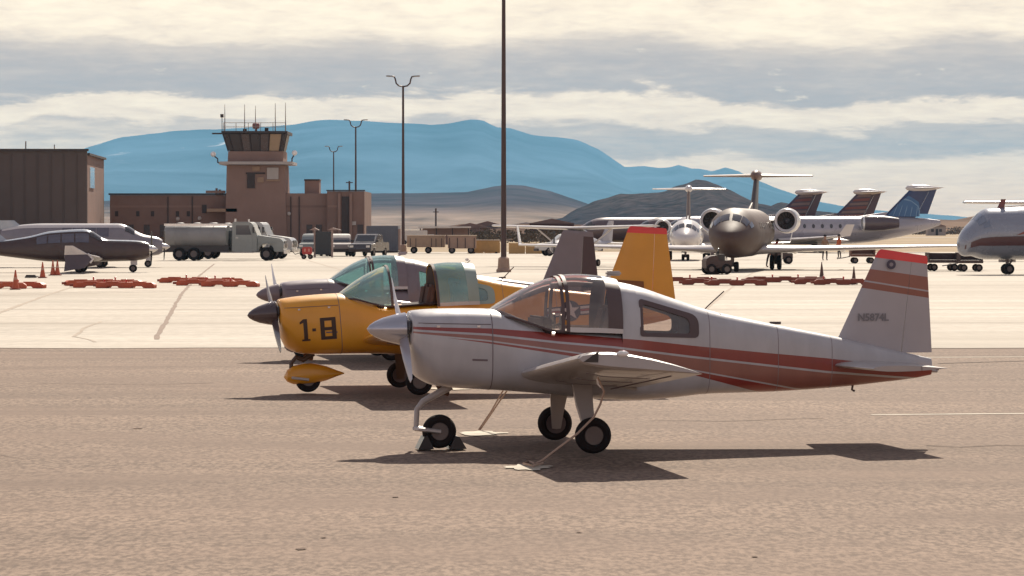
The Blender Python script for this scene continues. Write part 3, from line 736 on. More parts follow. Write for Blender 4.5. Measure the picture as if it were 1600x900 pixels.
def trainer(label, origin, yaw, pitch, M_body, M_top, M_wing, M_spin, M_glass, can_dx, spats, M_tail, M_cap=None, blade=55, M_rud=None, M_fr=None, M_leg=None, M_pr=None, vent=True, group='low-wing two-seat trainer planes parked in a row'):
    t = thing('trainer_plane', label, 'airplane', origin, yaw, group)
    M_fr = M_fr or M_frame
    piv = Matrix.Translation((2.225, 0, 0))
    T = piv @ Matrix.Rotation(pitch, 4, 'Y') @ piv.inverted()
    # hull
    fw = TR_FWD.mesh(.44, 2.67, xs=[.44, .447, .455, .475, .5, .53, .58, .65, .73, .85]+[1.0+.0835*i for i in range(21)], nt=40)
    fw.out('fuselage', M_body, t, T)
    # tail hull with a real window opening
    rw = rounded([(2.865, 1.215), (3.475, 1.195), (3.475, 1.40), (2.865, 1.575)], [.03, .06, .09, .04])
    af = window_hull(TR_AFT, 2.655, 6.20, 60, 40, 3, 14, 1, 8, rw).out('rear_fuselage', M_body, t, T)
    # rear window pane and frame
    for s in (-1, 1):
        P = []; 
        for x, z in rw:
            p = TR_AFT.side(x, z, -.008); P.append(Vector((p.x, p.y*-s, p.z)))
        c = sum(P, Vector())/len(P)
        w = MB().add([c]+P, [(0, 1+i, 1+(i+1) % len(P)) for i in range(len(P))]).out('rear_window', M_glass, t, T)
        n = len(rw); vs = []
        big = rounded([(2.845, 1.195), (3.50, 1.172), (3.50, 1.41), (2.845, 1.60)], [.03, .06, .10, .05])
        sml = rounded([(2.885, 1.235), (3.40, 1.218), (3.40, 1.375), (2.885, 1.54)], [.03, .05, .07, .04])
        for (x, z), (x2, z2) in zip(big, sml):
            for xx, zz_ in ((x, z), (x2, z2)):
                p = TR_AFT.side(xx, zz_, .010 if (xx, zz_) == (x, z) else -.004); vs.append((p.x, p.y*-s, p.z))
        f = MB().add(vs, [(2*i, 2*((i+1) % n), 2*((i+1) % n)+1, 2*i+1) for i in range(n)]).out('window_frame', M_fr, None, T, flip=False); f.parent = w
    # windshield and sliding canopy
    ws = can_grid(1.34, 2.03, 9).out('windshield', M_glass, t, T)
    for x0, x1, r in ((2.0, 2.035, .012),):
        can_grid(x0, x1, 1, r).out('windshield_frame', M_frame, ws, T)
    vs = [can_pt(1.34+.69*i/9, 0.0, .008) for i in range(10)]
    for s in (1, -1):
        MB().tube([(p.x, p.y*s, p.z) for p in vs], .014, 5).out('sill_strip', M_frame, ws, T)
    cn = can_grid(2.05, 2.50, 8, .012, can_dx).out('canopy', M_glass, t, T)
    can_grid(2.05, 2.088, 1, .02, can_dx).out('front_frame', M_frame, cn, T)
    can_grid(2.50, 2.66, 3, .014, can_dx).out('rear_frame', M_fr, cn, T)
    for s in (0, math.pi-.045): can_grid(2.05, 2.66, 6, .018, can_dx, s, s+.045, 1).out('canopy_rail', M_alu2, cn, T)
    MB().tube([(2.60+can_dx+.0, y, 1.815) for y in (-.06, .06)], .02, 6).out('latch', M_alu, cn, T)
    # cabin furniture
    k_ = [TR_AFT.pt(2.69, 2*math.pi*i/32)*1.0 for i in range(32)]; c_ = Vector((2.69, 0, 1.1)); k_ = [p+Vector((-.036, 0, 0)) for p in k_]; c_.x -= .036
    MB().add([c_+(p-c_)*.985 for p in k_]+[c_+(p-c_)*.985+Vector((.015, 0, 0)) for p in k_], [tuple(range(32)), tuple(reversed(range(32, 64)))]+[(i, (i+1) % 32, 32+(i+1) % 32, 32+i) for i in range(32)]).out('rear_bulkhead', M_int, t, T)
    MB().box(1.86, 0, 1.27, .10, .92, .26).out('instrument_panel', M_int, t, T, bevel=.02)
    MB().box(2.3, 0, 1.245, .70, .98, .02).out('cabin_floor', M_int, t, T)
    for s in (-1, 1):
        sm = MB().box(2.60, s*.23, 1.33, .13, .38, .36, M=Matrix.Rotation(R(14), 4, 'Y')); sm.out('seat', M_seat, t, T, bevel=.04)
        MB().tube([(1.92, s*.23, 1.29), (2.05, s*.23, 1.33)], .012, 6).rev([(-.012, .09), (.012, .09)], (2.05, s*.23, 1.34), 'x', 14).out('control_yoke', M_black, t, T)
    # spinner and propeller
    MB().rev([(0.0, .004), (.03, .045), (.09, .085), (.17, .12), (.27, .148), (.36, .168), (.405, .175), (.42, .165), (.43, .12)], (0, 0, 1.272), 'x', 28).out('spinner', M_spin, t, T)
    pr = thing('propeller', None, None); pr.parent = t
    bpy.data.objects.remove(pr)
    pm = MB(); b = R(blade)
    for s in (1, -1):
        st = []
        for r, c, tw in ((.12, .09, 55), (.25, .12, 42), (.45, .135, 30), (.65, .125, 22), (.82, .10, 17), (.90, .055, 15)):
            rad = Vector((0, math.sin(b), math.cos(b)))*s; tang = Vector((0, math.cos(b), -math.sin(b)))*s; ax = Vector((1, 0, 0))
            a = R(tw); ch = (tang*math.cos(a)+ax*math.sin(a)); o = Vector((.37, 0, 1.272))+rad*r
            st.append((o-ch*c/2, o+ch*c/2, ch.cross(rad), .13))
        pm.foil(st, n=6)
    pm.out('propeller', M_pr or M_prop, t, T)
    # cowling: intake mouths, seam, exhaust
    for s in (-1, 1):
        MB().rev([(.0, .075), (.02, .08), (.05, .06)], (.415, s*.2, 1.30), 'x', 14).out('air_intake', M_black, t, T)
    v = [TR_FWD.pt(1.26, 2*math.pi*k/40, .002) for k in range(41)]; v2 = [p+Vector((.009, 0, 0)) for p in v]
    MB().add(v+v2, [(i, i+1, 42+i, 41+i) for i in range(40)]).out('cowl_seam', M_seamline, t, T)
    for xs_ in (3.62, 4.40, 5.02):
        v = [TR_AFT.pt(xs_, 2*math.pi*k/40, .0015) for k in range(41)]; v2 = [p+Vector((.006, 0, 0)) for p in v]
        MB().add(v+v2, [(i, i+1, 42+i, 41+i) for i in range(40)]).out('skin_seam', M_seamline2, t, T)
    dh = [(.50, 1.225)]+[(.55+.1*i, 1.225-.006*i) for i in range(8)]
    for (a_, b_), (c2, d2) in zip(dh[:-1], dh[1:]):
        pass
    for s in (-1, 1):
        MB().tube([TR_FWD.side(x, 1.345-.02*(x-.5), .003) if s < 0 else Vector((TR_FWD.side(x, 1.345, .003).x, -TR_FWD.side(x, 1.345, .003).y, 1.345-.02*(x-.5))) for x in [.5+.075*i for i in range(11)]], .004, 4).out('cowl_hinge', M_seamline, t, T)
        for x in (.70, 1.12): 
            p = TR_FWD.side(x, 1.31, .006); MB().box(p.x, p.y*-s, p.z, .035, .008, .022).out('cowl_latch', M_alu, t, T)
    MB().tube([(.78, .15, .68), (.82, .15, .60), (.9, .15, .575)], .03, 8).out('exhaust_pipe', M_rust, t, T)
    MB().add([TR_FWD.side(a, z, .004) for a, z in ((1.05, .97), (1.21, .965), (1.21, .945), (1.05, .95))], [(0, 1, 2, 3)]).out('vent_slot', M_seamline, t, T)
    # wings
    inc = R(7.6); dih = math.tan(R(5.65))
    for s in (-1, 1):
        def W(y, fx, up=0.0):
            a = abs(y)*.861 if abs(y) > .6 else abs(y); x = 1.56+.07*(a-.45)/2.75+1.25*fx; z = .805+(a-.45)*dih-1.25*fx*math.sin(inc)*.95+up
            return Vector((x, s*a, z))
        u = Vector((math.sin(inc), -s*dih, 1)).normalized()
        def st(y, t=.145): return (W(y, 0), W(y, 1), u, t)
        wg = MB().foil([st(.40), st(1.3), st(2.2), st(3.1), st(3.62), st(3.72, .13)], 0, .755, n=10, camber=.02).out('wing', M_wing, t, T)
        MB().foil([st(.42), st(1.2), st(2.05)], .76, 1, n=5, camber=.02).out('flap', M_wing, wg, T)
        MB().foil([st(2.07), st(2.9), st(3.71, .135)], .76, 1, n=5, camber=.02).out('aileron', M_wing, wg, T)
        MB().foil([(W(3.72, 0), W(3.72, 1), u, .13), (W(3.76, .01), W(3.76, .985), u, .10)], 0, 1, n=9, camber=.02).out('wing_tip', M_wing, wg, T)
        MB().tube([W(y, .757, -.055) for y in (.6, 1.5, 2.4, 3.2, 3.68)], .007, 4).out('hinge_line', M_seamline, wg, T)
        for y in (1.25, 2.05, 2.9): MB().tube([W(y, f, -.085*(1-abs(f-.35))) for f in (.2, .35, .5, .72)], .004, 4).out('rib_seam', M_seamline2, wg, T)
        # landing light recess in the tip's leading edge
        c = W(3.765, .03)
        MB().add([c+Vector((.02, -.004*s*-1, -.03)), c+Vector((.17, s*.006, .075)), c+Vector((.165, s*.006, -.035))], [(0, 1, 2)]).out('tip_light_lens', M_black, wg, T)
        g = W(3.74, .36, .10); MB().rev([(-.06, .008), (-.03, .03), (.03, .03), (.06, .008)], g, 'x', 10).out('navigation_light', mat('lamp_glass', (.85, .82, .8), .05, coat=1), wg, T)
        g = W(2.55, .35, -.09); MB().tube([g, g+Vector((0, 0, -.05)), g+Vector((.03, 0, -.09))], .012, 6).out('tie_ring', M_alu, wg, T)
        # wing root fairing and step
        MB().add([W(.40, 0, .06), W(.40, 1, .05), W(.52, 1, -.01), W(.52, 0, .02), W(.40, 0, -.07), W(.40, 1, -.05)], [(0, 1, 2, 3), (3, 2, 5, 4)]).out('root_fairing', M_wing, wg, T)
    # tail
    for s in (-1, 1):
        L = lambda y, f: Vector((5.02+.18*(y/1.19)+(1.02-.20*(y/1.19))*f, s*y, .862))
        z = Vector((0, 0, 1))
        sb = MB().foil([(L(.06, 0), L(.06, 1), z, .085), (L(.6, 0), L(.6, 1), z, .085), (L(1.19, 0), L(1.19, 1), z, .08)], 0, .64, n=8).out('stabilizer', M_wing, t, T)
        MB().foil([(L(.09, 0), L(.09, 1), z, .085), (L(.6, 0), L(.6, 1), z, .085), (L(1.19, 0), L(1.19, 1), z, .08)], .65, 1, n=5).out('elevator', M_wing, sb, T)
    def FN(z): # leading and trailing edge x at height z
        k = (z-1.156)/(2.09-1.156); return 5.155+k*(5.60-5.155), 6.201+k*(6.152-6.201)
    zs = [.96, 1.2, 1.5, 1.8, 2.03]
    st = lambda z: (Vector((FN(z)[0], 0, z)), Vector((FN(z)[1], 0, z-.07*max(0, (z-1.2)/.83))), Vector((0, 1, 0)), .085)
    fin = MB().foil([st(z) for z in zs], 0, .685, n=8).out('fin', M_tail, t, T)
    rud = MB().foil([st(z) for z in [.985]+zs[1:]], .695, 1, n=5).out('rudder', M_rud or M_tail, t, T)
    # rounded tip cap slanting down towards the rear
    cap = MB(); rs = []
    for dz, th, dx in ((-.008, .092, 0), (.04, .09, 0), (.068, .07, .01), (.082, .035, .03)):
        z = 2.03+dz; a = FN(z)[0]+dx; b = 6.156-dx*.5
        rs.append((Vector((a-.004, 0, z)), Vector((b+.004, 0, z-.073)), Vector((0, 1, 0)), th))
    cap.foil(rs, 0, 1, n=10).out('fin_cap', M_cap or M_tail, t, T)
    MB().tube([(6.15, 0, .80), (6.275, 0, .775)], [.035, .012], 8).out('tail_cone_tip', M_wing, t, T)
    MB().tube([(6.20, .0, .80), (6.29, .0, .795)], .008, 6).out('trim_horn', M_frame, t, T)
    MB().tube([(5.32, 0, .64), (5.31, 0, .585), (5.34, 0, .57)], .013, 6).out('tie_ring', M_frame, t, T)
    # aerials
    MB().tube([(3.66, 0, 1.46), (3.70, 0, 1.50), (3.88, 0, 1.66)], .007, 5).out('whip_aerial', M_frame, t, T)
    MB().box(4.45, 0, 1.315, .12, .03, .03).out('marker_beacon', M_frame, t, T)
    if vent: MB().box(2.66, 0, 1.855, .16, .09, .05).out('canopy_vent', M_wing, t, T, bevel=.015)
    # landing gear stays on the ground whatever the attitude
    def Tp(x, y, z): return T @ Vector((x, y, z))
    p0 = Tp(.90, 0, .66); ng = MB().tube([p0, Tp(.74, 0, .575), Vector((.60, 0, .50)), Vector((.535, 0, .42)), Vector((.525, 0, .22))], [.042, .038, .034, .03, .028], 10)
    ng = ng.out('nose_leg', M_leg or M_wing, t)
    for s in (-1, 1):
        MB().tube([(.515, s*.03, .215), (.54, s*.105, .215), (.775, s*.105, .185)], [.026, .024, .022], 6).out('nose_fork', M_alu2, ng)
    tr, hb = MB(), MB(); wheel(tr, hb, .773, 0, .182, .182, .13)
    w = tr.out('nose_wheel', M_rubber, t); hb.out('hub', M_hub, w)
    for s in (-1, 1):
        a = Tp(2.05, s*.40, .60); b = Tp(2.30, s*.40, .58)
        rs = []
        for k, (y, z, x0, x1) in enumerate(((.62, None, 2.09, 2.30), (.74, .50, 2.11, 2.29), (.86, .34, 2.14, 2.28), (.965, .16, 2.17, 2.27))):
            if z is None: z = Tp(2.2, 0, .72).z
            th = .022
            rs.append([Vector((x0, s*y, z+th)), Vector(((x0+x1)/2, s*y, z+th*1.3)), Vector((x1, s*y, z+th)), Vector((x1, s*(y-.03), z-th)), Vector(((x0+x1)/2, s*(y-.03), z-th*1.3)), Vector((x0, s*(y-.03), z-th))])
        lg = MB().rings(rs).out('main_leg', M_leg or M_wing, t)
        MB().tube([(2.225, s*.95, .186), (2.225, s*1.10, .186)], .022, 8).out('axle', M_hub, lg)
        tr, hb = MB(), MB(); wheel(tr, hb, 2.225, s*1.06, .19, .19, .14)
        w = tr.out('main_wheel', M_rubber, t); hb.out('hub', M_hub, w)
        MB().rev([(-.012, .11), (.012, .11)], (2.225, s*.99, .19), 'y', 18).out('brake_disc', M_frame, w)
    if spats:
        def spat(x, y, z, L, name, m):
            pr = [(0, .02), (.05, .10), (.15, .155), (.32, .18), (.5, .17), (.7, .12), (.88, .05), (1.0, .008)]
            rs = []
            for f, r in pr:
                cx = x-.34+L*f; cz = z+.045*(f-.3)
                ring = []
                for k in range(20):
                    a = 2*math.pi*k/20; zz_ = cz+math.sin(a)*r*(1.0 if math.sin(a) > 0 else .72)
                    ring.append(Vector((cx, y+math.cos(a)*min(r, .115), zz_)))
                rs.append(ring)
            MB().rings(rs).out(name, m, t)
        spat(.773, 0, .235, .86, 'nose_spat', spats)
    return t, T

M_prop = mat('brushed_propeller', (.40, .38, .42), .35, .6)
M_seamline2 = mat('skin_lap_seam', (.24, .20, .21), .6)
M_seamline = mat('panel_seam', (.17, .13, .14), .7)
M_rust = mat('rusty_exhaust', (.12, .06, .04), .8)
M_alu2 = mat('silver_fork', (.52, .50, .50), .4, .5)

# ---- nearest plane: white with rust stripes
RUST1, RUST2 = (.27, .038, .027), (.30, .115, .085)
W0 = (.47, .46, .475)
U = [(.45, 1.306), (1.254, 1.288), (1.924, 1.237), (2.855, 1.157), (3.411, 1.093), (4.251, 1.006), (4.957, .939), (5.667, .858), (6.132, .80), (7, .70)]
A2 = [(.45, 1.279), (1.206, 1.235), (1.959, 1.149), (2.579, 1.092), (3.411, .984), (4.957, .802), (5.953, .719), (7, .62)]
def sh(tab, d): return [(a, b-d) for a, b in tab]
BL = [(.45, 1.239), (1.206, 1.168), (1.959, 1.062), (2.855, .934), (3.411, .842), (4.533, .635), (7, .2)]
CL = [(.45, 1.238), (1.206, 1.134), (1.959, 1.015), (2.855, .873), (3.411, .787), (4.111, .604), (7, .0)]
M_white = mat('white_rust_striped_paint', W0, .38, coat=.55, var=.20, vs=1.6, streak=(2.5, 2.5, .7), bands=[(A2, U, RUST1), (BL, sh(A2, .022), RUST2), (CL, sh(BL, .016), RUST1)])
M_whitep = mat('white_aircraft_paint', (.41, .375, .36), .40, coat=.4, var=.12, vs=2.2)
FS = [([(5.3, 1.80), (6.3, 1.64)], [(5.3, 1.925), (6.3, 1.788)], (.30, .12, .085)), ([(5.3, 1.71), (6.3, 1.56)], [(5.3, 1.782), (6.3, 1.624)], (.28, .105, .07))]
M_tailw = mat('white_fin_with_brown_bands', (.41, .385, .40), .45, coat=.2, var=.08, vs=2, bands=FS)
M_spinw = mat('polished_grey_spinner', (.46, .47, .53), .16, .55, coat=.6)
G_clear = glass('clear_perspex', (.80, .72, .68), .08, .10)
wp, Tw = trainer('white two-seat trainer plane with rust red stripes and red fin tip, nearest the camera', (-1.535, 33.826, 0), R(10), 0.0,
    M_white, M_white, M_whitep, M_spinw, G_clear, 0.0, None, M_tailw, M_red)

def text_part(body, s, size, x, z, parent, m, name, T=None, fin=False, ysurf=None, off=.004, xscale=1.0):
    c = bpy.data.curves.new(name, 'FONT'); c.body = s; c.size = size; c.resolution_u = 2; c.offset = .003
    o = bpy.data.objects.new(name, c); COL.objects.link(o); bpy.context.view_layer.update()
    me = bpy.data.meshes.new_from_object(o.evaluated_get(bpy.context.evaluated_depsgraph_get()))
    bpy.data.objects.remove(o)
    for v in me.vertices:
        X, Z = x+v.co.x*xscale, z+v.co.y
        p = body.side(X, Z, off) if body else Vector((X, ysurf(X, Z), Z))
        v.co = T @ p if T is not None else p
    me.materials.append(m); o = bpy.data.objects.new(name, me); COL.objects.link(o); o.parent = parent
    return o
M_let = mat('faded_grey_lettering', (.20, .19, .20), .6, var=0)
def fin_y(x, z): return -.048
text_part(None, 'N5874L', .112, 5.36, 1.335, wp, M_let, 'registration', ysurf=fin_y, xscale=.95)
# small round emblem near the fin tip
MB().rev([(-.0515, .052), (-.0505, .052)], (5.735, 0, 1.945), 'y', 18).out('fin_emblem', mat('emblem_ink', (.08, .07, .10), .6), wp)
MB().rev([(-.0525, .022), (-.0518, .022)], (5.735, 0, 1.945), 'y', 12).out('fin_emblem', mat('emblem_ink_pale', (.30, .26, .28), .6), wp)

# ropes tying the wings to ground anchors
def rope(pts, label, r=.011):
    o = MB().tube(pts, r, 6).out('tie_down_rope', M_rope); tag(o, label, 'rope')
    return o
def rp(px, py, Y): return at(px, Y, zat(py, Y))
rope([rp(934, 590, 31.8), rp(944, 612, 31.75), rp(938, 632, 31.7), rp(928, 652, 31.7), rp(902, 678, 31.65), rp(870, 702, 31.6), rp(848, 719, 31.6), at(836, 31.5, .02), at(826, 31.9, .015), at(818, 31.6, .015), at(832, 31.3, .012), at(848, 31.7, .012)], 'pale rope slung from the near wing of the white plane to the ground')
rope([rp(800, 590, 36.5), rp(785, 612, 36.8), rp(768, 642, 37.0), at(748, 37.1, .0)], 'left strand of thin rope pair hanging under the white plane belly', .009)
rope([rp(806, 590, 36.5), rp(796, 605, 36.7), rp(782, 625, 36.9), rp(764, 652, 37.0), at(750, 37.1, .0)], 'right strand of thin rope pair hanging under the white plane belly', .009)
ch = MB(); ch.prism([(.53, 0), (.595, .13), (.63, .14), (.70, 0)], 'xz', -.13, .13); ch.prism([(.86, 0), (.93, .14), (.97, .13), (1.05, 0)], 'xz', -.13, .13)
o = ch.out('wheel_chocks', M_black); o.location = wp.location; o.rotation_euler = wp.rotation_euler
tag(o, 'black wheel chocks either side of the nose wheel of the white plane', 'wheel chocks')

# ---- second plane: yellow, number 1-8, star and bars
YEL = (.74, .335, .02)
M_yel = mat('mustard_yellow_paint', YEL, .38, coat=.4, var=.14, vs=1.8)
G_teal = glass('teal_tinted_perspex', (.40, .70, .68), .12, .34)
M_spind = mat('dark_brown_spinner', (.075, .05, .055), .3, coat=.5)
yp, Ty = trainer('yellow two-seat trainer plane marked 1-8 with red fin tip, standing behind the white one', (-3.667, 45.4, 0), R(9.5), R(-4.4),
    M_yel, M_yel, M_yel, M_spind, G_teal, .605, M_yel, M_yel, M_red, M_leg=mat('dark_brown_gear', (.10, .06, .04), .5), M_pr=M_spind, vent=False, M_fr=mat('pale_teal_frame', (.30, .38, .35), .5))
def fw_marks():
    s = []
    x0, zc = .74, 1.015   # figure 1
    s += quadstrips(x0, .86, x0+.055, 1.17, 1)+[[(x0-.05, 1.13), (x0, 1.17), (x0, 1.12), (x0-.05, 1.10)]]
    s += quadstrips(x0-.03, .86, x0, .885, 1)+quadstrips(x0+.055, .86, x0+.085, .885, 1)
    s += quadstrips(x0+.12, .99, x0+.17, 1.03, 1)                       # dash
    a, b = x0+.235, x0+.455                                             # block 8
    s += quadstrips(a, .86, a+.06, 1.17, 1)+quadstrips(b-.06, .86, b, 1.17, 1)
    for z in (.86, .99, 1.125): s += quadstrips(a+.06, z, b-.06, z+.045, 2)
    return s
decal_pts(TR_FWD, fw_marks(), .005).out('number_marking', mat('dark_brown_marking', (.05, .025, .015), .6, var=0), yp, Ty, smooth=0)
# star and bars on the rear fuselage
cx, cz, rr = 4.60, .97, .15
disc = [[(cx, cz), (cx+rr*math.cos(R(15*k)), cz+rr*math.sin(R(15*k))), (cx+rr*math.cos(R(15*k+15)), cz+rr*math.sin(R(15*k+15)))] for k in range(24)]
e1 = decal_pts(TR_AFT, disc+quadstrips(cx-.36, cz-.075, cx-.12, cz+.075)+quadstrips(cx+.12, cz-.075, cx+.36, cz+.075), .004).out('emblem_ground', mat('insignia_blue', (.035, .03, .055), .6, var=0), yp, Ty, smooth=0)
star = []
for k in range(5):
    a = R(90+72*k); p = (cx+rr*.96*math.cos(a), cz+rr*.96*math.sin(a)); q1 = (cx+rr*.38*math.cos(a-R(36)), cz+rr*.38*math.sin(a-R(36))); q2 = (cx+rr*.38*math.cos(a+R(36)), cz+rr*.38*math.sin(a+R(36)))
    star.append([(cx, cz), q1, p, q2])
M_ins = mat('insignia_white', (.70, .68, .68), .5, var=0)
decal_pts(TR_AFT, star, .007).out('emblem_star', M_ins, yp, Ty, smooth=0)
for s in (-1, 1):
    a, b = sorted((cx+s*.15, cx+s*.34))
    decal_pts(TR_AFT, quadstrips(a, cz-.055, b, cz-.02)+quadstrips(a, cz+.02, b, cz+.055), .007).out('emblem_bar', M_ins, yp, Ty, smooth=0)
    decal_pts(TR_AFT, quadstrips(a, cz-.014, b, cz+.014), .007).out('emblem_stripe', mat('insignia_red', (.40, .06, .05), .5, var=0), yp, Ty, smooth=0)
# brown patch low on the fin
MB().prism([(5.33, 1.18), (5.33, 1.36), (5.75, 1.30), (5.75, 1.16)], 'xz', -.050, -.047).out('fin_patch', mat('brown_patch', (.22, .09, .03), .6), yp, Ty)

# ---- third plane: grey-mauve
M_mauve = mat('grey_mauve_paint', (.19, .15, .165), .42, coat=.3, var=.12, vs=1.5)
M_mauve2 = mat('pale_silver_paint', (.36, .33, .37), .35, coat=.4, var=.1)
M_fing = mat('dull_grey_fin', (.24, .205, .215), .45)
gp3, Tg = trainer('dull grey two-seat trainer plane, farthest of the three, behind the yellow one', (-4.49, 57.0, 0), R(9), R(-3.3),
    M_mauve, M_mauve, M_mauve2, M_mauve, G_teal, 0.0, M_mauve, M_fing, None, M_fr=M_mauve, M_rud=mat('dark_brown_rudder', (.095, .06, .062), .5))
#--NEXT--
# ================================================================ BACKGROUND AIRCRAFT
M_jw = mat('white_jet_paint', (.62, .58, .57), .3, coat=.6, var=.1, vs=.5)
M_jtan = mat('cream_jet_belly', (.40, .31, .24), .35, coat=.5, var=.15, vs=.5)
M_jgrey = mat('silver_grey_fuselage', (.38, .36, .40), .3, .2, coat=.5, var=.1, vs=.4)
M_jdark = mat('dark_blue_grey_paint', (.06, .055, .08), .35, coat=.4)
M_jblue = mat('tail_navy', (.025, .045, .14), .35, coat=.4)
M_globe = mat('tail_mid_blue', (.035, .13, .30), .4, coat=.3)
M_gline = mat('tail_pale_blue', (.16, .28, .45), .4)
M_fred = mat('tail_muted_red', (.17, .04, .04), .4, coat=.3)
M_fblue = mat('tail_dark_plum', (.075, .045, .075), .4, coat=.3)
M_fwhite = mat('tail_pale_stripe', (.20, .14, .14), .4)
M_lip = mat('polished_intake_lip', (.72, .72, .72), .3, .3, coat=.5)
M_cock = mat('cockpit_glass', (.035, .03, .035), .08, coat=1.0, var=0)
M_gear = mat('gear_leg_grey', (.16, .12, .11), .6)

def jet(label, loc, rz, L=20.8, body=None, wingm=None, finm=None, stabm=None, nacm=None, span=9.8, group=None, windows=10, wing=True, gear=True, fin_marks=None, cockpit=None, belly=None, fin=True, engines=True, x_end=None, blunt=1.0, dih=.045, fk=1.0):
    t = thing('jet_airplane', label, 'jet', loc, rz, group)
    body = body or M_jw; wingm = wingm or M_jw; finm = finm or M_jw; stabm = stabm or M_jw; nacm = nacm or M_jw
    B = Body([(0, 1.62, 1.70, 1.80, .04, 2, 2), (.12, 1.42, 1.72, 2.0, .30, 2, 2), (.6, 1.12, 1.78, 2.32, .68, 2, 2), (1.2, .92, 1.86, 2.62, .95, 2, 2), (1.9, .80, 1.95, 3.02, 1.15, 2, 2), (2.6, .74, 2.0, 3.28, 1.27, 2, 2), (3.6, .72, 2.05, 3.38, 1.345, 2, 2),
        (L*.60, .72, 2.05, 3.38, 1.345, 2, 2), (L*.72, .86, 2.08, 3.38, 1.32, 2, 2), (L*.84, 1.35, 2.3, 3.33, 1.0, 2, 2), (L*.94, 2.0, 2.6, 3.2, .55, 2, 2), (L, 2.55, 2.78, 3.0, .12, 2, 2)])
    if blunt != 1.0:
        B.tab = [((r[0]*blunt if r[0] < 3 else r[0]),)+tuple(r[1:]) for r in B.tab]
        B.tab[0] = (0, 1.20, 1.38, 1.55, .05, 2, 2); B.tab[1] = (.12*blunt, 1.05, 1.45, 1.85, .38, 2, 2); B.tab[2] = (.6*blunt, .90, 1.62, 2.3, .78, 2, 2)
    xe = x_end or L
    B.mesh(0, xe, xs=[q*(blunt if q < 3 else 1) for q in (0, .03, .12, .25, .4, .6, .9, 1.2, 1.5, 1.9, 2.2, 2.6, 3.1, 3.6)]+[3.6+(xe-3.6)*i/24 for i in range(1, 25)], nt=36).out('fuselage', body, t)
    if belly:
        mb = MB(); mb = B.patch(.5, L*.8, R(200), R(340), .012, 30, 14); mb.out('belly_panel', belly, t)
    for a, b, x0, x1, sl in ((62, 86, 1.38, 1.98, -.1), (94, 118, 1.38, 1.98, .0), (36, 60, 1.42, 2.05, 0), (120, 144, 1.42, 2.05, 0), (20, 34, 1.75, 2.3, 0), (146, 160, 1.75, 2.3, 0)):
        B.patch(x0*blunt, x1*blunt, R(a), R(b), .012, 4, 4).out('cockpit_window', cockpit or M_cock, t)
    for i in range(windows):
        x = 4.6+i*(L*.5)/max(1, windows)
        for s in (-1, 1):
            z = 2.45; P = []
            for k in range(8):
                a = 2*math.pi*k/8; q = B.side(x+.15*math.cos(a), z+.21*math.sin(a), .012); P.append((q.x, q.y*-s, q.z))
            MB().add(P, [tuple(range(8))]).out('cabin_window', M_cock, t, smooth=0)
    if wing:
        for s in (-1, 1):
            W = lambda y, f, c0, sw: Vector((L*.40+sw+f*c0, s*y, 1.12+(y-1)*dih))
            st = [(W(.6, 0, 5.0, 0), W(.6, 1, 5.0, 0), (0, 0, 1), .12), (W(3.2, 0, 3.3, 1.6), W(3.2, 1, 3.3, 1.6), (0, 0, 1), .11), (W(span, 0, 1.3, 4.6), W(span, 1, 1.3, 4.6), (0, 0, 1), .10)]
            wg = MB().foil(st, 0, 1, n=9).out('wing', wingm, t)
            a, b = st[2][0], st[2][1]
            MB().foil([(a+Vector((.15, 0, 0)), b, (0, 1, 0), .08), (a+Vector((.9, s*.25, 1.05)), b+Vector((.35, s*.25, 1.05)), (0, 1, 0), .08)], n=6).out('winglet', wingm, wg)
            for y in (2.6, 5.2):
                c = W(y, .72, 3.0, 1.3+y*.33); MB().rev([(0, .02), (.4, .12), (1.2, .13), (1.9, .02)], c+Vector((-.4, 0, -.16)), 'x', 8).out('flap_fairing', wingm, wg)
    if engines:
        for s in (-1, 1):
            c = (0, s*2.08, 2.72); x0 = L-7.7
            n_ = MB().rev([(x0+.03, .50), (x0, .585), (x0+.1, .66), (x0+.9, .72), (x0+2.0, .70), (x0+3.0, .56), (x0+3.4, .48), (x0+3.38, .38), (x0+2.9, .36)], c, 'x', 26, cap=False).out('engine_nacelle', nacm, t)
            MB().rev([(x0+.14, .545), (x0+.02, .56), (x0-.03, .62), (x0+.02, .665), (x0+.16, .685)], c, 'x', 26, cap=False).out('intake_lip', M_lip, n_)
            MB().rev([(x0+.14, .55), (x0+.75, .54), (x0+.78, .02)], c, 'x', 22, cap=False).out('intake_duct', M_black, n_)
            MB().rev([(x0+.42, .01), (x0+.60, .12), (x0+.76, .18)], c, 'x', 14).out('fan_hub', M_jgrey, n_)
            for k in range(14):
                a = 2*math.pi*k/14; r0, r1 = .17, .53
                P = [(x0+.62, c[1]+math.cos(a)*r0, c[2]+math.sin(a)*r0), (x0+.70, c[1]+math.cos(a+.25)*r0, c[2]+math.sin(a+.25)*r0), (x0+.70, c[1]+math.cos(a+.28)*r1, c[2]+math.sin(a+.28)*r1), (x0+.58, c[1]+math.cos(a)*r1, c[2]+math.sin(a)*r1)]
                MB().add(P, [(0, 1, 2, 3)]).out('fan_blade', M_gear, n_, smooth=0)
            MB().foil([((x0+.7, s*1.05, 2.72), (x0+3.0, s*1.05, 2.72), (0, 0, 1), .12), ((x0+.7, s*1.5, 2.72), (x0+2.9, s*1.5, 2.72), (0, 0, 1), .12)], n=6).out('pylon', nacm, t)
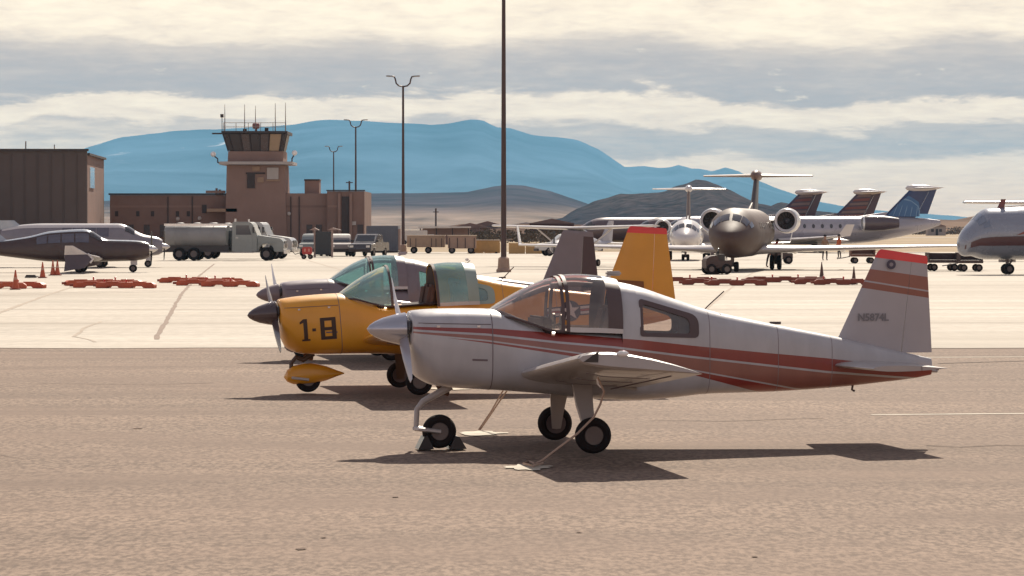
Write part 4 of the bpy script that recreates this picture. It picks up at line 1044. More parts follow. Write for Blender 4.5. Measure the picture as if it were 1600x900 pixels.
    if fin:
        K = lambda z: 3.1+(z-3.1)*fk; tz = K(6.02)
        LE = lambda z: L-5.6+(z-3.1)*.98; TE = lambda z: L-1.35+(z-3.1)*.36
        fz = [2.9, 3.6, 4.6, 5.6, 5.95]
        f = MB().foil([((LE(z), 0, K(z)), (TE(z), 0, K(z)), (0, 1, 0), .10) for z in fz], 0, .74, n=9).out('fin', finm, t)
        MB().foil([((LE(z), 0, K(z)), (TE(z), 0, K(z)), (0, 1, 0), .10) for z in fz[1:]], .75, 1, n=5).out('rudder', finm, t)
        MB().foil([((L-8.2, 0, 3.3), (L-4.5, 0, 3.3), (0, 1, 0), .05), ((L-5.3, 0, 3.75), (L-4.4, 0, 3.75), (0, 1, 0), .1)], n=6).out('fin_fillet', body, t)
        MB().rev([(L-3.3, .02), (L-3.15, .20), (L-2.6, .32), (L-1.4, .30), (L-.4, .14), (L+.1, .02)], (0, 0, tz), 'x', 14).out('tail_bullet', stabm, t)
        for s in (-1, 1):
            st = lambda y, f, c, sw: Vector((L-2.75+sw+f*c, s*y, tz))
            MB().foil([(st(.05, 0, 2.3, 0), st(.05, 1, 2.3, 0), (0, 0, 1), .10), (st(3.15, 0, 1.15, 1.45), st(3.15, 1, 1.15, 1.45), (0, 0, 1), .09)], n=7).out('tailplane', stabm, t)
        if fin_marks: fin_marks(f, LE, TE)
    if gear:
        tr = MB()
        def leg(x, y, z1, r, name, par):
            g = MB().tube([(x, y, r), (x-.05, y, 1.15)], [.08, .11], 8).tube([(x, y, r+.1), (x+.5, y, 1.05)], .05, 6).out(name, M_gear, t)
            for q in (-1, 1):
                a, b = MB(), MB(); wheel(a, b, x, y+q*.2, r, r, .24); w = a.out('wheel', M_rubber, g); b.out('wheel_hub', M_hub, g)
            MB().box(x+.1, y+(.33 if y >= 0 else -.33), .85, .9, .03, .5).out('gear_door', wingm, g)
        leg(2.6, 0, 1, .27, 'nose_gear', t)
        for s in (-1, 1): leg(L*.57, s*1.6, 1, .40, 'main_gear', t)
    return t, B

def heading(x0, y0, x1, y1): return math.atan2(y1-y0, x1-x0)
# front-on business jet, nose towards the camera
jn = at(1138, 166); jt = at(1186, 186.4)
jet('large business jet seen nose-on with round engines and tall T tail, under the dark butte', (jn.x, jn.y, 0), heading(jn.x, jn.y, jt.x, jt.y), 20.8, dih=.02, span=13.0, fk=.76, body=mat('dark_bronze_jet_paint', (.085, .048, .037), .6, coat=.0, var=.2, vs=.5), finm=mat('brown_fin_paint', (.055, .04, .04), .5, coat=.1), stabm=mat('brown_tail_paint', (.17, .10, .08), .5, coat=.2), windows=8, group=None)
# second, smaller jet behind it
jn = at(1070, 222); jt = at(1078, 240)
jet('smaller white jet seen nose-on, parked behind and left of the big business jet', (jn.x, jn.y, 0), heading(jn.x, jn.y, jt.x, jt.y), 18.0, body=M_jw, finm=mat('grey_brown_fin', (.20, .15, .13), .5), span=8.6, windows=7)[0].scale = (.86, .86, .86)

# side-on regional jets, noses to the left
def globe(f, LE, TE):
    # pale globe lines over a mid blue field on the navy fin, both flat print carried on thin skins
    def sk(poly, m, y, name):
        for s in (-1, 1): MB().add([(x, s*y, z) for x, z in poly], [tuple(range(len(poly)))]).out(name, m, f, smooth=0)
    arc = [(LE(3.35)+.25, 3.35)]+[(LE(z)+.22, z) for z in (3.9, 4.4, 4.9)]
    arc += [(LE(5.2)+.5, 5.3), (LE(4.9)+1.1, 5.15), (TE(4.6)-1.25, 4.7), (TE(4.0)-.95, 4.1), (TE(3.35)-.75, 3.35)]
    sk(arc, M_globe, .225, 'globe_field')
    for k in range(5):
        x = LE(3.35)+.8+k*.55
        sk([(x, 3.37), (x+.06, 3.37), (x+.38-k*.05, 4.1), (x+.55-k*.12, 4.65-k*.1), (x+.30-k*.05, 4.1)], M_gline, .232, 'globe_line')
    sk([(LE(4.9)+.3, 4.92), (LE(4.9)+.5, 5.05), (LE(4.7)+1.25, 4.85), (TE(4.2)-1.15, 4.35), (TE(3.8)-.85, 3.85), (TE(3.35)-.75, 3.35), (TE(3.35)-.85, 3.35), (TE(3.8)-.97, 3.85), (TE(4.2)-1.25, 4.3), (LE(4.7)+1.25, 4.76)], M_gline, .236, 'globe_rim')
def bars(f, LE, TE):
    for k in range(6):
        z = 3.35+k*.42; m = M_fred if k % 2 == 0 else M_fwhite
        for s in (-1, 1):
            MB().add([(LE(z)+.3, s*.226, z), (TE(z)-1.0, s*.226, z+.10), (TE(z+.3)-1.0, s*.226, z+.36), (LE(z+.26)+.3, s*.226, z+.26)], [(0, 1, 2, 3)]).out('tail_stripe', m, f, smooth=0)
def sidejet(pxfin, Y, label, fm, marks, bodym, L=26.8, wing=True, **k):
    x = at(pxfin, Y).x
    rz = R(3)
    return jet(label, (x-(L-2.6)*math.cos(rz), Y-(L-2.6)*math.sin(rz), 0), rz, L, body=bodym, finm=fm, stabm=M_jw, windows=16, span=10.6, fin_marks=marks, nacm=mat('dark_nacelle', (.09, .06, .07), .4, coat=.6), group=None, **k)
sidejet(1426, 300, 'grey regional jet with blue tail carrying a pale globe pattern', M_jblue, globe, M_jgrey)
sidejet(1343, 334, 'regional jet with red striped tail, second striped tail left of the blue one', M_fblue, bars, mat('plum_grey_fuselage', (.13, .09, .10), .35, coat=.5))
sidejet(1252, 337, 'regional jet with red striped tail, leftmost of the striped tails beside the nose-on jet', M_fblue, bars, mat('plum_grey_fuselage', (.13, .09, .10)))

# nose of the jet at the right edge
jn = at(1497, 159)
rj, RB = jet('blue-grey jet with big windshield whose nose enters from the right edge', (jn.x, jn.y, 0), R(12), 20.8, blunt=.55, body=mat('blue_grey_jet_paint', (.25, .27, .33), .28, .2, coat=.7, var=.1, vs=.4), cockpit=mat('sky_reflection_windshield', (.17, .20, .27), .15, coat=1), windows=6)  # windshield base colour carries the blue of reflected sky
RB.patch(.15, 20, R(186), R(206), .035, 60, 3).out('dark_cheat_line', mat('maroon_cheat_line', (.10, .045, .05), .4), rj)
sw = MB()
sw.add([RB.side(x, z, .02) for x, z in ((2.55, 1.95), (3.4, 2.35), (6.5, 3.0), (6.5, 2.3), (3.4, 2.08))], [(0, 1, 2, 3, 4)])
sw.out('rust_swoosh', mat('rust_swoosh', (.25, .08, .06), .4), rj, smooth=0)
MB().foil([((2.0, 0, 3.2), (2.4, 0, 3.2), (0, 1, 0), .2), ((2.25, 0, 3.75), (2.5, 0, 3.75), (0, 1, 0), .2)], n=5).out('blade_aerial', M_fred, rj)

# high-wing twin turboprop behind it
t = thing('turboprop_airplane', 'high-wing turboprop behind the right-edge jet, only its pale wing showing', 'airplane', at(1772, 225), R(90))
B = Body([(-8, 1.7, 1.9, 2.1, .1, 2, 2), (-6, .9, 1.9, 3.0, 1.1, 2, 2), (-3, .7, 1.9, 3.2, 1.3, 2, 2), (5, .7, 1.9, 3.2, 1.3, 2, 2), (11, 2.0, 2.5, 3.1, .3, 2, 2)])
B.mesh(-8, 11, 24, 24).out('fuselage', M_jw, t)
for s in (-1, 1):
    w = MB().foil([((-1.2, s*.5, 4.0), (1.4, s*.5, 4.0), (0, 0, 1), .16), ((-1.0, s*12, 4.1), (.6, s*12, 4.1), (0, 0, 1), .14)], n=8).out('wing', M_jw, t)
    MB().rev([(-2.6, .15), (-2.2, .45), (0, .5), (1.8, .2)], (0, s*3.6, 3.7), 'x', 14).out('engine_nacelle', M_jw, t)
MB().box(0, 0, 3.6, 2.2, 1.2, .9).out('wing_fairing', M_jw, t, bevel=.15)
MB().foil([((8.0, 0, 3.0), (11, 0, 3.0), (0, 1, 0), .1), ((9.4, 0, 6.2), (11.2, 0, 6.2), (0, 1, 0), .1)], n=6).out('fin', M_jw, t)
for x, y in ((-5.5, 0), (0, 1.6), (0, -1.6)):
    a, b = MB(), MB(); wheel(a, b, x, y, .4, .4, .25); w = a.out('wheel', M_rubber, t); b.out('wheel_hub', M_hub, w)
    MB().tube([(x, y, .4), (x, y, 1.4)], .07, 6).out('gear_leg', M_gear, t)

# single-engine high-wing planes
def highwing(label, loc, rz, bm, wm, group=None, scale=1.0):
    t = thing('high_wing_plane', label, 'airplane', loc, rz, group)
    B = Body([(0.15, .95, 1.2, 1.42, .28, 2.4, 2.4), (.3, .82, 1.2, 1.5, .42, 2.4, 2.4), (.8, .70, 1.15, 1.6, .52, 2.6, 2.6), (1.6, .62, 1.1, 1.66, .56, 2.8, 2.8), (2.0, .60, 1.15, 1.95, .57, 3, 3), (2.35, .60, 1.2, 2.22, .57, 3, 3), (3.6, .62, 1.2, 2.22, .55, 3, 3), (4.6, .78, 1.2, 1.85, .42, 2.6, 2.6), (6.2, 1.0, 1.25, 1.55, .22, 2.2, 2.2), (8.0, 1.25, 1.35, 1.46, .06, 2, 2)])
    B.mesh(.15, 8.0, 40, 26).out('fuselage', bm, t)
    B.patch(1.68, 2.3, R(45), R(135), .012, 4, 6).out('windshield', M_cock, t)
    for a, b in ((24, 62), (118, 156)):
        B.patch(2.4, 3.1, R(a), R(b), .012, 3, 4).out('side_window', M_cock, t); B.patch(3.18, 3.8, R(a), R(b), .012, 3, 4).out('side_window', M_cock, t)
    MB().rev([(-.15, .01), (0, .10), (.15, .16), (.2, .17)], (0, 0, 1.2), 'x', 14).out('spinner', M_alu, t)
    pm = MB()
    for s in (1, -1): pm.foil([((.08, -.07, 1.2+s*.12), (.12, .07, 1.2+s*.12), (1, 0, 0), .15), ((.08, -.05, 1.2+s*.95), (.10, .04, 1.2+s*.95), (1, 0, 0), .12)], n=5)
    pm.out('propeller', M_black, t)
    for s in (-1, 1):
        w = MB().foil([((2.1, s*.0, 2.30), (3.75, s*.0, 2.25), (0, 0, 1), .13), ((2.1, s*2.6, 2.36), (3.75, s*2.6, 2.31), (0, 0, 1), .13), ((2.3, s*5.4, 2.45), (3.45, s*5.4, 2.42), (0, 0, 1), .12)], n=9).out('wing', wm, t)
        MB().tube([(2.75, s*.55, .78), (2.75, s*2.5, 2.26)], .05, 6).out('wing_strut', wm, t)
        MB().foil([((6.9, 0, 1.38), (7.9, 0, 1.38), (0, 0, 1), .09), ((7.2, s*1.75, 1.38), (7.9, s*1.75, 1.38), (0, 0, 1), .09)], n=6).out('tailplane', wm, t)
        MB().tube([(3.3, s*.4, .72), (3.35, s*1.2, .22)], .05, 6).out('main_leg', bm, t)
        a, b = MB(), MB(); wheel(a, b, 3.35, s*1.3, .22, .22, .15); w = a.out('main_wheel', M_rubber, t); b.out('wheel_hub', M_hub, w)
    MB().foil([((6.1, 0, 1.45), (7.9, 0, 1.45), (0, 1, 0), .08), ((7.4, 0, 2.75), (8.15, 0, 2.75), (0, 1, 0), .09)], n=6).out('fin', bm, t)
    MB().tube([(.75, 0, .8), (.7, 0, .25)], .05, 6).out('nose_leg', bm, t)
    a, b = MB(), MB(); wheel(a, b, .7, 0, .19, .19, .14); w = a.out('nose_wheel', M_rubber, t); b.out('wheel_hub', M_hub, w)
    return t
hw = at(975, 190)
highwing('pale grey high-wing propeller plane between the grey and yellow tails, facing left', (hw.x-4.2, hw.y, 0), R(62), mat('pale_lilac_paint', (.34, .33, .38), .35, coat=.5), M_jw)

# dark low-wing plane at the left edge, nose to the right
def lowwing(label, o, rz, big=False):
    t = thing('low_wing_plane', label, 'airplane', o, rz)
    M_mar = mat('silver_lilac_paint', (.22, .20, .23), .35, coat=.5) if big else mat('dark_maroon_paint', (.07, .04, .038), .45, coat=.25, var=.2)
    M_top = mat('pale_blue_fin_and_lit_top', (.38, .42, .48), .25, coat=.8)
    B = Body([(.15, .80, 1.15, 1.48, .30, 2.3, 2.3), (.3, .70, 1.15, 1.58, .45, 2.4, 2.4), (1.0, .60, 1.1, 1.66, .55, 2.6, 2.6), (2.3, .56, 1.05, 1.70, .60, 2.8, 2.8), (2.7, .55, 1.05, 1.86, .61, 2.8, 2.8), (3.1, .54, 1.1, 2.12, .61, 2.6, 2.8), (3.5, .54, 1.1, 2.24, .60, 2.6, 2.8), (5.2, .56, 1.1, 2.14, .58, 2.6, 2.8), (6.4, .68, 1.15, 1.86, .48, 2.4, 2.6), (8.0, .88, 1.2, 1.62, .32, 2.2, 2.3), (9.6, 1.1, 1.3, 1.48, .10, 2, 2)])
    if big: B = Body([(.15, .85, 1.2, 1.6, .30, 2.2, 2.2), (.4, .72, 1.2, 1.75, .5, 2.3, 2.3), (1.2, .64, 1.2, 1.90, .62, 2.4, 2.4), (1.7, .62, 1.25, 2.12, .66, 2.4, 2.4), (2.2, .62, 1.3, 2.42, .68, 2.4, 2.4), (2.7, .62, 1.35, 2.56, .68, 2.4, 2.4), (7.0, .64, 1.35, 2.56, .66, 2.3, 2.3), (8.2, .85, 1.5, 2.5, .5, 2.2, 2.2), (9.6, 1.4, 1.8, 2.2, .2, 2, 2)])
    B.mesh(.15, 9.6, 44, 30).out('fuselage', M_mar, t)
    B.patch(.2, 9.5, R(50 if big else 60), R(130 if big else 120), .010, 44, 6).out('lit_roof_strip', M_jw if big else M_top, t)  # pale strip over the hull: its sunlit top put into the colour
    B.patch(*((1.75, 2.3) if big else (2.62, 3.2)), R(40), R(140), .02, 4, 8).out('windshield', M_cock, t)
    for s in (0, 1):
        for x0, x1 in ((3.25, 3.95), (4.02, 4.65), (4.72, 5.35), (5.42, 5.95)):
            a, b = (R(18), R(50)) if s == 0 else (R(130), R(162))
            B.patch(x0, x1, a, b, .016, 3, 4).out('cabin_window', mat('cabin_glass', (.10, .09, .12), .12, coat=1), t)
    MB().rev([(-.3, .01), (-.15, .13), (.05, .2), (.16, .22)], (0, 0, 1.2), 'x', 16).out('spinner', M_alu, t)
    pm = MB()
    for k in range(3):
        a = R(20+120*k); r = Vector((0, math.sin(a), math.cos(a))); tg = Vector((.5, math.cos(a)*.85, -math.sin(a)*.85))
        c = Vector((.03, 0, 1.2)); pm.foil([(c+r*.15-tg*.07, c+r*.15+tg*.07, tg.cross(r), .15), (c+r*.6-tg*.09, c+r*.6+tg*.09, tg.cross(r), .12), (c+r*1.0-tg*.05, c+r*1.0+tg*.05, tg.cross(r), .1)], n=5)
    pm.out('propeller', M_black, t)
    for s in (-1, 1):
        w = MB().foil([((2.5, s*.4, .72), (4.5, s*.4, .66), (0, 0, 1), .15), ((2.8, s*3.0, .86), (4.35, s*3.0, .82), (0, 0, 1), .13), ((3.0, s*5.2, .98), (4.2, s*5.2, .95), (0, 0, 1), .12)], n=9).out('wing', M_mauve, t)
        MB().foil([((3.0, s*5.2, .98), (4.2, s*5.2, .95), (0, 1, 0), .1), ((3.75, s*5.4, 1.42), (4.15, s*5.4, 1.42), (0, 1, 0), .1)], n=6).out('winglet', M_jw, w)
        if not big:
            MB().foil([((2.95, s*5.2, .98), (4.2, s*5.2, .95), (0, 1, 0), .10), ((2.75, s*5.36, .72), (4.15, s*5.36, .60), (0, 1, 0), .10), ((3.15, s*5.5, .30), (4.2, s*5.5, .12), (0, 1, 0), .08)], n=8).out('drooped_wing_tip', mat('dark_plum_paint', (.10, .075, .085), .5), w)
            MB().tube([(3.0, s*5.2, 1.0), (2.76, s*5.36, .74), (2.9, s*5.42, .55)], .06, 6).out('lit_tip_edge', M_jw, w)  # white tube draws the lit edge of the dark tip
        MB().foil([((8.1, s*.05, 1.35), (9.4, s*.05, 1.35), (0, 0, 1), .09), ((8.6, s*2.1, 1.4), (9.4, s*2.1, 1.4), (0, 0, 1), .09)], n=6).out('tailplane', M_mar, t)
        MB().tube([(3.7, s*1.5, .7), (3.7, s*1.5, .2)], .05, 6).out('main_leg', M_gear, t)
        a, b = MB(), MB(); wheel(a, b, 3.7, s*1.5, .25, .25, .16); ww = a.out('main_wheel', M_rubber, t); b.out('wheel_hub', M_hub, ww)
    MB().foil([((7.3, 0, 1.5), (9.5, 0, 1.5), (0, 1, 0), .08), ((8.8, 0, 2.75), (9.7, 0, 2.75), (0, 1, 0), .09)], n=6).out('fin', M_top, t)
    MB().tube([(1.05, 0, .8), (1.0, 0, .25)], .05, 6).out('nose_leg', M_jw, t)
    for q in (-.09, .09):
        a, b = MB(), MB(); wheel(a, b, 1.0, q, .21, .21, .10); ww = a.out('nose_wheel', M_rubber, t); b.out('wheel_hub', M_hub, ww)
    MB().box(.95, .12, .55, .35, .02, .35).out('gear_door', M_jw, t)
lowwing('dark maroon low-wing plane facing right at the left edge of the apron', at(238, 167), R(180+4))
hw = at(258, 188)
lowwing('silver propeller plane facing right, roof showing behind the dark maroon plane', (hw.x, hw.y, 0), R(180+3), True)

# ================================================================ VEHICLES
M_tyre = M_rubber
M_tank = mat('dull_tank_metal', (.28, .275, .275), .5, .1, var=.2, vs=.8)
M_cabp = mat('grey_green_cab_paint', (.24, .26, .255), .35, coat=.6)
M_chr = mat('bright_trim', (.75, .74, .72), .2, .7)
M_glassd = mat('vehicle_glass', (.03, .03, .035), .08, coat=1, var=0)
M_lampr = mat('red_lamp', (.5, .03, .02), .3)
M_lampw = mat('headlamp_glass', (.8, .78, .74), .1, coat=1)
def vwheels(t, spots, r, w):
    for x, y in spots:
        a, b = MB(), MB(); wheel(a, b, x, y, r, r, w); q = a.out('wheel', M_tyre, t); b.out('rim', M_hub, q)
def fuel_truck(label, loc, rz, L=10.6, cabm=None):
    cabm = cabm or M_cabp
    t = thing('fuel_truck', label, 'tanker truck', loc, rz, 'airport fuel trucks')   # x = 0 at the front bumper, nose to -x
    vwheels(t, [(1.35, -.95), (1.35, .95), (6.5, -.92), (6.5, .92), (7.55, -.92), (7.55, .92)], .46, .32)
    MB().box(4.55, 0, .82, 8.1, .8, .22).out('chassis', M_darkt, t)
    hood = MB().prism([(.15, .62), (.12, 1.30), (.35, 1.55), (1.95, 1.78), (2.0, .62), (1.9, .62), (1.85, .9), (1.65, 1.12), (1.35, 1.2), (1.05, 1.12), (.85, .9), (.8, .62)], 'xz', -1.0, 1.0).out('hood', cabm, t, bevel=.04)
    cab = MB().prism([(1.98, .62), (1.98, 1.76), (2.35, 2.62), (2.55, 2.72), (3.75, 2.74), (3.8, .62)], 'xz', -1.12, 1.12).out('cab', cabm, t, bevel=.05)
    MB().add([(2.02, -.95, 1.80), (2.02, .95, 1.80), (2.325, .9, 2.52), (2.325, -.9, 2.52)], [(0, 1, 2, 3)]).out('windshield', M_glassd, t, smooth=0).location = (-.03, 0, 0)
    for s in (-1, 1):
        d = MB().box(2.95, s*1.128, 1.55, 1.25, .03, 1.9).out('door', cabm, t, bevel=.01)
        MB().prism([(2.38, 1.82), (2.58, 2.48), (3.48, 2.48), (3.48, 1.82)], 'xz', s*1.145, s*1.152).out('door_window', M_glassd, d)
        MB().box(3.4, s*1.16, 1.6, .18, .03, .04).out('door_handle', M_chr, d)
        MB().box(2.2, s*1.32, 2.15, .12, .22, .42).out('mirror', M_black, t)
        MB().rev([(-.02, .14), (.03, .14)], (.10, s*.78, 1.05), 'x', 12).out('headlight', M_lampw, t)
        MB().box(1.35, s*1.0, 1.23, 1.3, .22, .05).out('fender', cabm, t)
    MB().box(.11, 0, 1.12, .06, 1.1, .5).out('grille', M_black, t); MB().box(.02, 0, .62, .16, 2.2, .28).out('bumper', M_chr, t, bevel=.03)
    MB().tube([(3.85, -.95, .9), (3.85, -.95, 2.95)], .07, 8).out('exhaust_stack', M_chr, t)
    rs = []
    for x in (4.2, 4.3, 6.4, 8.5, 8.6):
        k = .93 if x in (4.2, 8.6) else 1; rs.append([Vector((x, 1.18*k*math.copysign(abs(math.cos(a))**.75, math.cos(a)), 1.72+.82*k*math.copysign(abs(math.sin(a))**.85, math.sin(a)))) for a in [2*math.pi*i/28 for i in range(28)]])
    tk = MB().rings(rs).out('tank', M_tank, t)
    for x in (5.1, 6.0, 6.9, 7.8):
        MB().rings([[Vector((x+d, 1.20*math.copysign(abs(math.cos(a))**.75, math.cos(a)), 1.72+.84*math.copysign(abs(math.sin(a))**.85, math.sin(a)))) for a in [2*math.pi*i/28 for i in range(28)]] for d in (0, .06)]).out('tank_band', M_tank, tk)
    MB().box(6.35, -1.0, 2.52, 4.5, .12, .16).box(6.35, 1.0, 2.52, 4.5, .12, .16).out('walkway_rail', M_chr, t)
    for x in (5.2, 6.4, 7.6): MB().rev([(0, .3), (.12, .28), (.16, .1)], (x, 0, 2.52), 'z', 14).out('tank_hatch', M_tank, t)
    MB().box(5.2, -1.02, .98, 1.5, .35, .62).out('pump_cabinet', M_tank, t, bevel=.02)
    MB().box(6.2, 0, .86, 4.3, 1.7, .5).out('underframe', mat('charcoal_underframe', (.07, .06, .06), .7), t, bevel=.02)
    MB().box(4.15, -.95, 1.35, .35, .5, 1.5).out('hose_cabinet', M_cabp, t, bevel=.02)
    MB().box(7.0, -1.05, 1.06, 2.2, .14, .06).out('mudguard', M_darkt, t)
    MB().tube([(8.68, -.8, .8), (8.68, -.8, 2.5)], .03, 5).tube([(8.68, -.4, .8), (8.68, -.4, 2.5)], .03, 5).out('ladder', M_chr, t)
    return t
f1 = at(449, 226); fuel_truck('grey fuel tanker truck facing right in front of the terminal, nearer of the two', (f1.x, f1.y, 0), R(180-4))
f2 = at(463, 238); fuel_truck('second fuel tanker truck, mostly hidden behind the nearer one, nose showing at right', (f2.x, f2.y, 0), R(180-9), cabm=mat('pale_cab_paint', (.42, .42, .42), .3, coat=.6))

def pickup(label, loc, rz, pm, van=False, group=None):
    t = thing('van' if van else 'pickup_truck', label, 'van' if van else 'pickup truck', loc, rz, group)
    prof = [(0, .45), (.03, .85), (.15, .98), (1.15, 1.10), (1.75, 1.72), (2.0, 1.80), (4.9, 1.82), (5.05, 1.7), (5.1, .45)] if van else [(0, .45), (.03, .85), (.15, 1.0), (1.3, 1.12), (1.95, 1.74), (2.2, 1.80), (3.25, 1.80), (3.55, 1.18), (5.25, 1.15), (5.3, .45)]
    MB().prism(prof, 'xz', -.92, .92).out('body', pm, t, bevel=.05)
    L = prof[-1][0]
    vwheels(t, [(.95, -.82), (.95, .82), (L-1.1, -.82), (L-1.1, .82)], .37, .24)
    MB().add([(1.24, -.78, 1.16), (1.24, .78, 1.16), (1.80, .72, 1.68), (1.80, -.72, 1.68)] if van else [(1.40, -.78, 1.20), (1.40, .78, 1.20), (1.93, .72, 1.69), (1.93, -.72, 1.69)], [(0, 1, 2, 3)]).out('windshield', M_glassd, t, smooth=0).location = (-.03, 0, .02)
    for s in (-1, 1):
        for x0, x1 in (((1.9, 2.8), (2.9, 3.8), (3.9, 4.8)) if van else ((1.95, 2.55), (2.62, 3.2))):
            MB().box((x0+x1)/2, s*.925, 1.45, x1-x0, .02, .42).out('side_window', M_glassd, t)
        MB().box(-.0, s*.68, .82, .05, .3, .16).out('headlight', M_lampw, t)
        MB().box(L+.01, s*.78, .95, .04, .16, .3).out('tail_light', M_lampr, t)
        MB().box(1.6, s*1.0, 1.25, .14, .16, .14).out('mirror', M_black, t)
    MB().box(-.02, 0, .5, .1, 1.8, .2).out('bumper', M_darkt, t); MB().box(L+.03, 0, .5, .1, 1.8, .2).out('bumper', M_darkt, t)
    return t
M_vw = mat('white_car_paint', (.62, .60, .58), .3, coat=.8); M_vd = mat('dark_car_paint', (.05, .04, .045), .3, coat=.8); M_vg = mat('grey_green_van_paint', (.20, .22, .21), .35, coat=.6)
p = at(483, 262); pickup('grey-green utility van with pale roof, right of the tanker trucks', (p.x, p.y, 0), R(82), M_vg, True)
p = at(533, 258); pickup('dull grey van facing the camera beside the dark ground power box', (p.x, p.y, 0), R(98), mat('taupe_van_paint', (.22, .18, .17), .4, coat=.5), True)
p = at(562, 254); pickup('dark pickup truck with glinting windows left of the grey container', (p.x, p.y, 0), R(76), M_vd)
p = at(838, 262); t = pickup('white pickup truck just left of the grey plane tail', (p.x, p.y, 0), R(10), M_vw)

# ground power box, red cart, grey container
p = at(505.5, 250)
t = thing('equipment_locker', 'dark square equipment box with pale posts in front of the terminal', 'box', p)
MB().box(0, 0, 1.1, 1.15, .9, 1.8).out('cabinet', mat('charcoal_panel', (.04, .04, .045), .5), t, bevel=.02)
for x in (-.68, .68): MB().box(x, -.1, 1.05, .14, .5, 2.1).out('post', mat('pinkish_post', (.34, .24, .21), .7), t)
MB().prism([(-1.1, 2.12), (-.68, 2.32), (-.3, 2.12)], 'xz', -.4, .3).prism([(.3, 2.12), (.72, 2.32), (1.4, 2.12)], 'xz', -.4, .3).out('lid', mat('pinkish_post', (.34, .24, .21)), t)
p = at(480, 236)
t = thing('ground_cart', 'small red ground cart beside the equipment box', 'cart', p)
MB().box(0, 0, .62, .72, .7, .55).out('body', mat('bright_red_paint', (.50, .035, .03), .4, coat=.4), t, bevel=.06)
vwheels(t, [(-.24, -.36), (.24, -.36), (-.24, .36), (.24, .36)], .17, .1)
MB().tube([(-.36, 0, .5), (-.9, 0, .35), (-1.1, 0, .6)], .03, 6).out('tow_bar', M_darkt, t)
for x in (-.15, .15): MB().box(x, -.36, .66, .12, .03, .22).out('side_label', mat('pale_red_label', (.6, .25, .2), .5), t)
p = at(599, 300)
t = thing('cargo_container', 'blue-grey steel cargo container standing left of the tall lamp post', 'container', p)
MB().box(0, 0, 1.3, 2.95, 5.6, 2.35).out('shell', mat('blue_grey_container', (.115, .125, .16), .5, .2, coat=.2), t, bevel=.03)
for i in range(12): MB().box(-1.32+i*.24, -2.82, 1.32, .07, .05, 2.1).out('corrugation', mat('blue_grey_container', (.2, .2, .2)), t)
MB().box(0, 0, .06, 2.9, 5.5, .12).out('skid', M_darkt, t)
MB().box(1.6, -1.5, 1.2, .22, 2.4, 2.0).out('door_leaf', mat('pinkish_post', (.3, .2, .2)), t)

# white-roofed vehicles far behind, glaring in the sun
for i, (px, Y, L, h, m, lab) in enumerate(((582, 420, 3.8, 2.0, M_vw, 'white box truck with red marking above the grey container, leftmost of the far row'), (607, 415, 3.2, 1.75, M_vw, 'white box truck right of the red-marked one above the grey container'), (642, 430, 4.4, 1.9, M_vw, 'white box truck just right of the tall lamp post in the far row'), )):
    t = thing('box_truck', lab, 'truck', at(px, Y), R(3), 'white trucks beyond the apron')
    MB().box(0, 0, h*.62, L, 2.2, h*.8).out('cargo_box', m, t, bevel=.06); MB().box(L/2+.5, 0, h*.45, 1.0, 2.0, h*.55).out('cab', m, t, bevel=.12)
    MB().box(L/2+.9, 0, h*.58, .2, 1.7, h*.2).out('windshield', M_glassd, t)
    if i == 0: MB().box(-.4, -1.12, h*.62, 1.6, .03, .35).out('red_marking', mat('bright_red_paint', (.5, .03, .03)), t)
    vwheels(t, [(-L*.3, -1), (L/2+.4, -1), (-L*.3, 1), (L/2+.4, 1)], .36, .25)
t = thing('open_shed', 'low shed with flat white roof beyond the beige trailers', 'building', at(695, 440))
MB().box(0, 0, 2.35, 7.2, 5, .22).out('roof', M_vw, t, bevel=.03); MB().box(.2, .5, 1.1, 6.4, 3.6, 2.2).out('wall', M_brick3, t)
for x in (-3.3, -1.1, 1.1, 3.3): MB().box(x, -2.3, 1.1, .15, .15, 2.2).out('post', M_darkt, t)
# low brown houses and sheds at the edge of the field
for i, (px, Y, w, h, lab) in enumerate(((735, 560, 7, 2.2, 'small brown shed by the brush, left of the tall middle lamp post'), (762, 600, 6, 2.6, 'small taupe hut in the brush directly left of the tall lamp post'), (822, 620, 9, 2.4, 'pale low house in the brush right of the tall lamp post'), (862, 580, 8, 3.0, 'dark red-brown house on the field edge left of the grey tail'), (1462, 900, 5, 2.6, 'tiny pale hut on the far field at right'))):
    t = thing('small_house', lab, 'house', at(px, Y), 0)
    wm = [M_brick3, mat('lilac_wall', (.22, .18, .18), .8), mat('pale_wall', (.40, .34, .31), .8), mat('red_brown_wall', (.14, .07, .06), .8), mat('pale_wall', (.4, .3, .3))][i]
    MB().box(0, 0, h/2, w, 5, h).out('wall', wm, t)
    MB().prism([(-w/2-.3, h), (0, h+.9), (w/2+.3, h)], 'xz', -2.8, 2.8).out('roof', M_brick if i != 2 else M_paleg, t)
    for x in (-w*.25, w*.2): MB().box(x, -2.52, h*.55, .8, .06, .8).out('window', M_win, t)
    MB().box(0, -2.52, .95, .7, .06, 1.8).out('door', M_darkt, t)

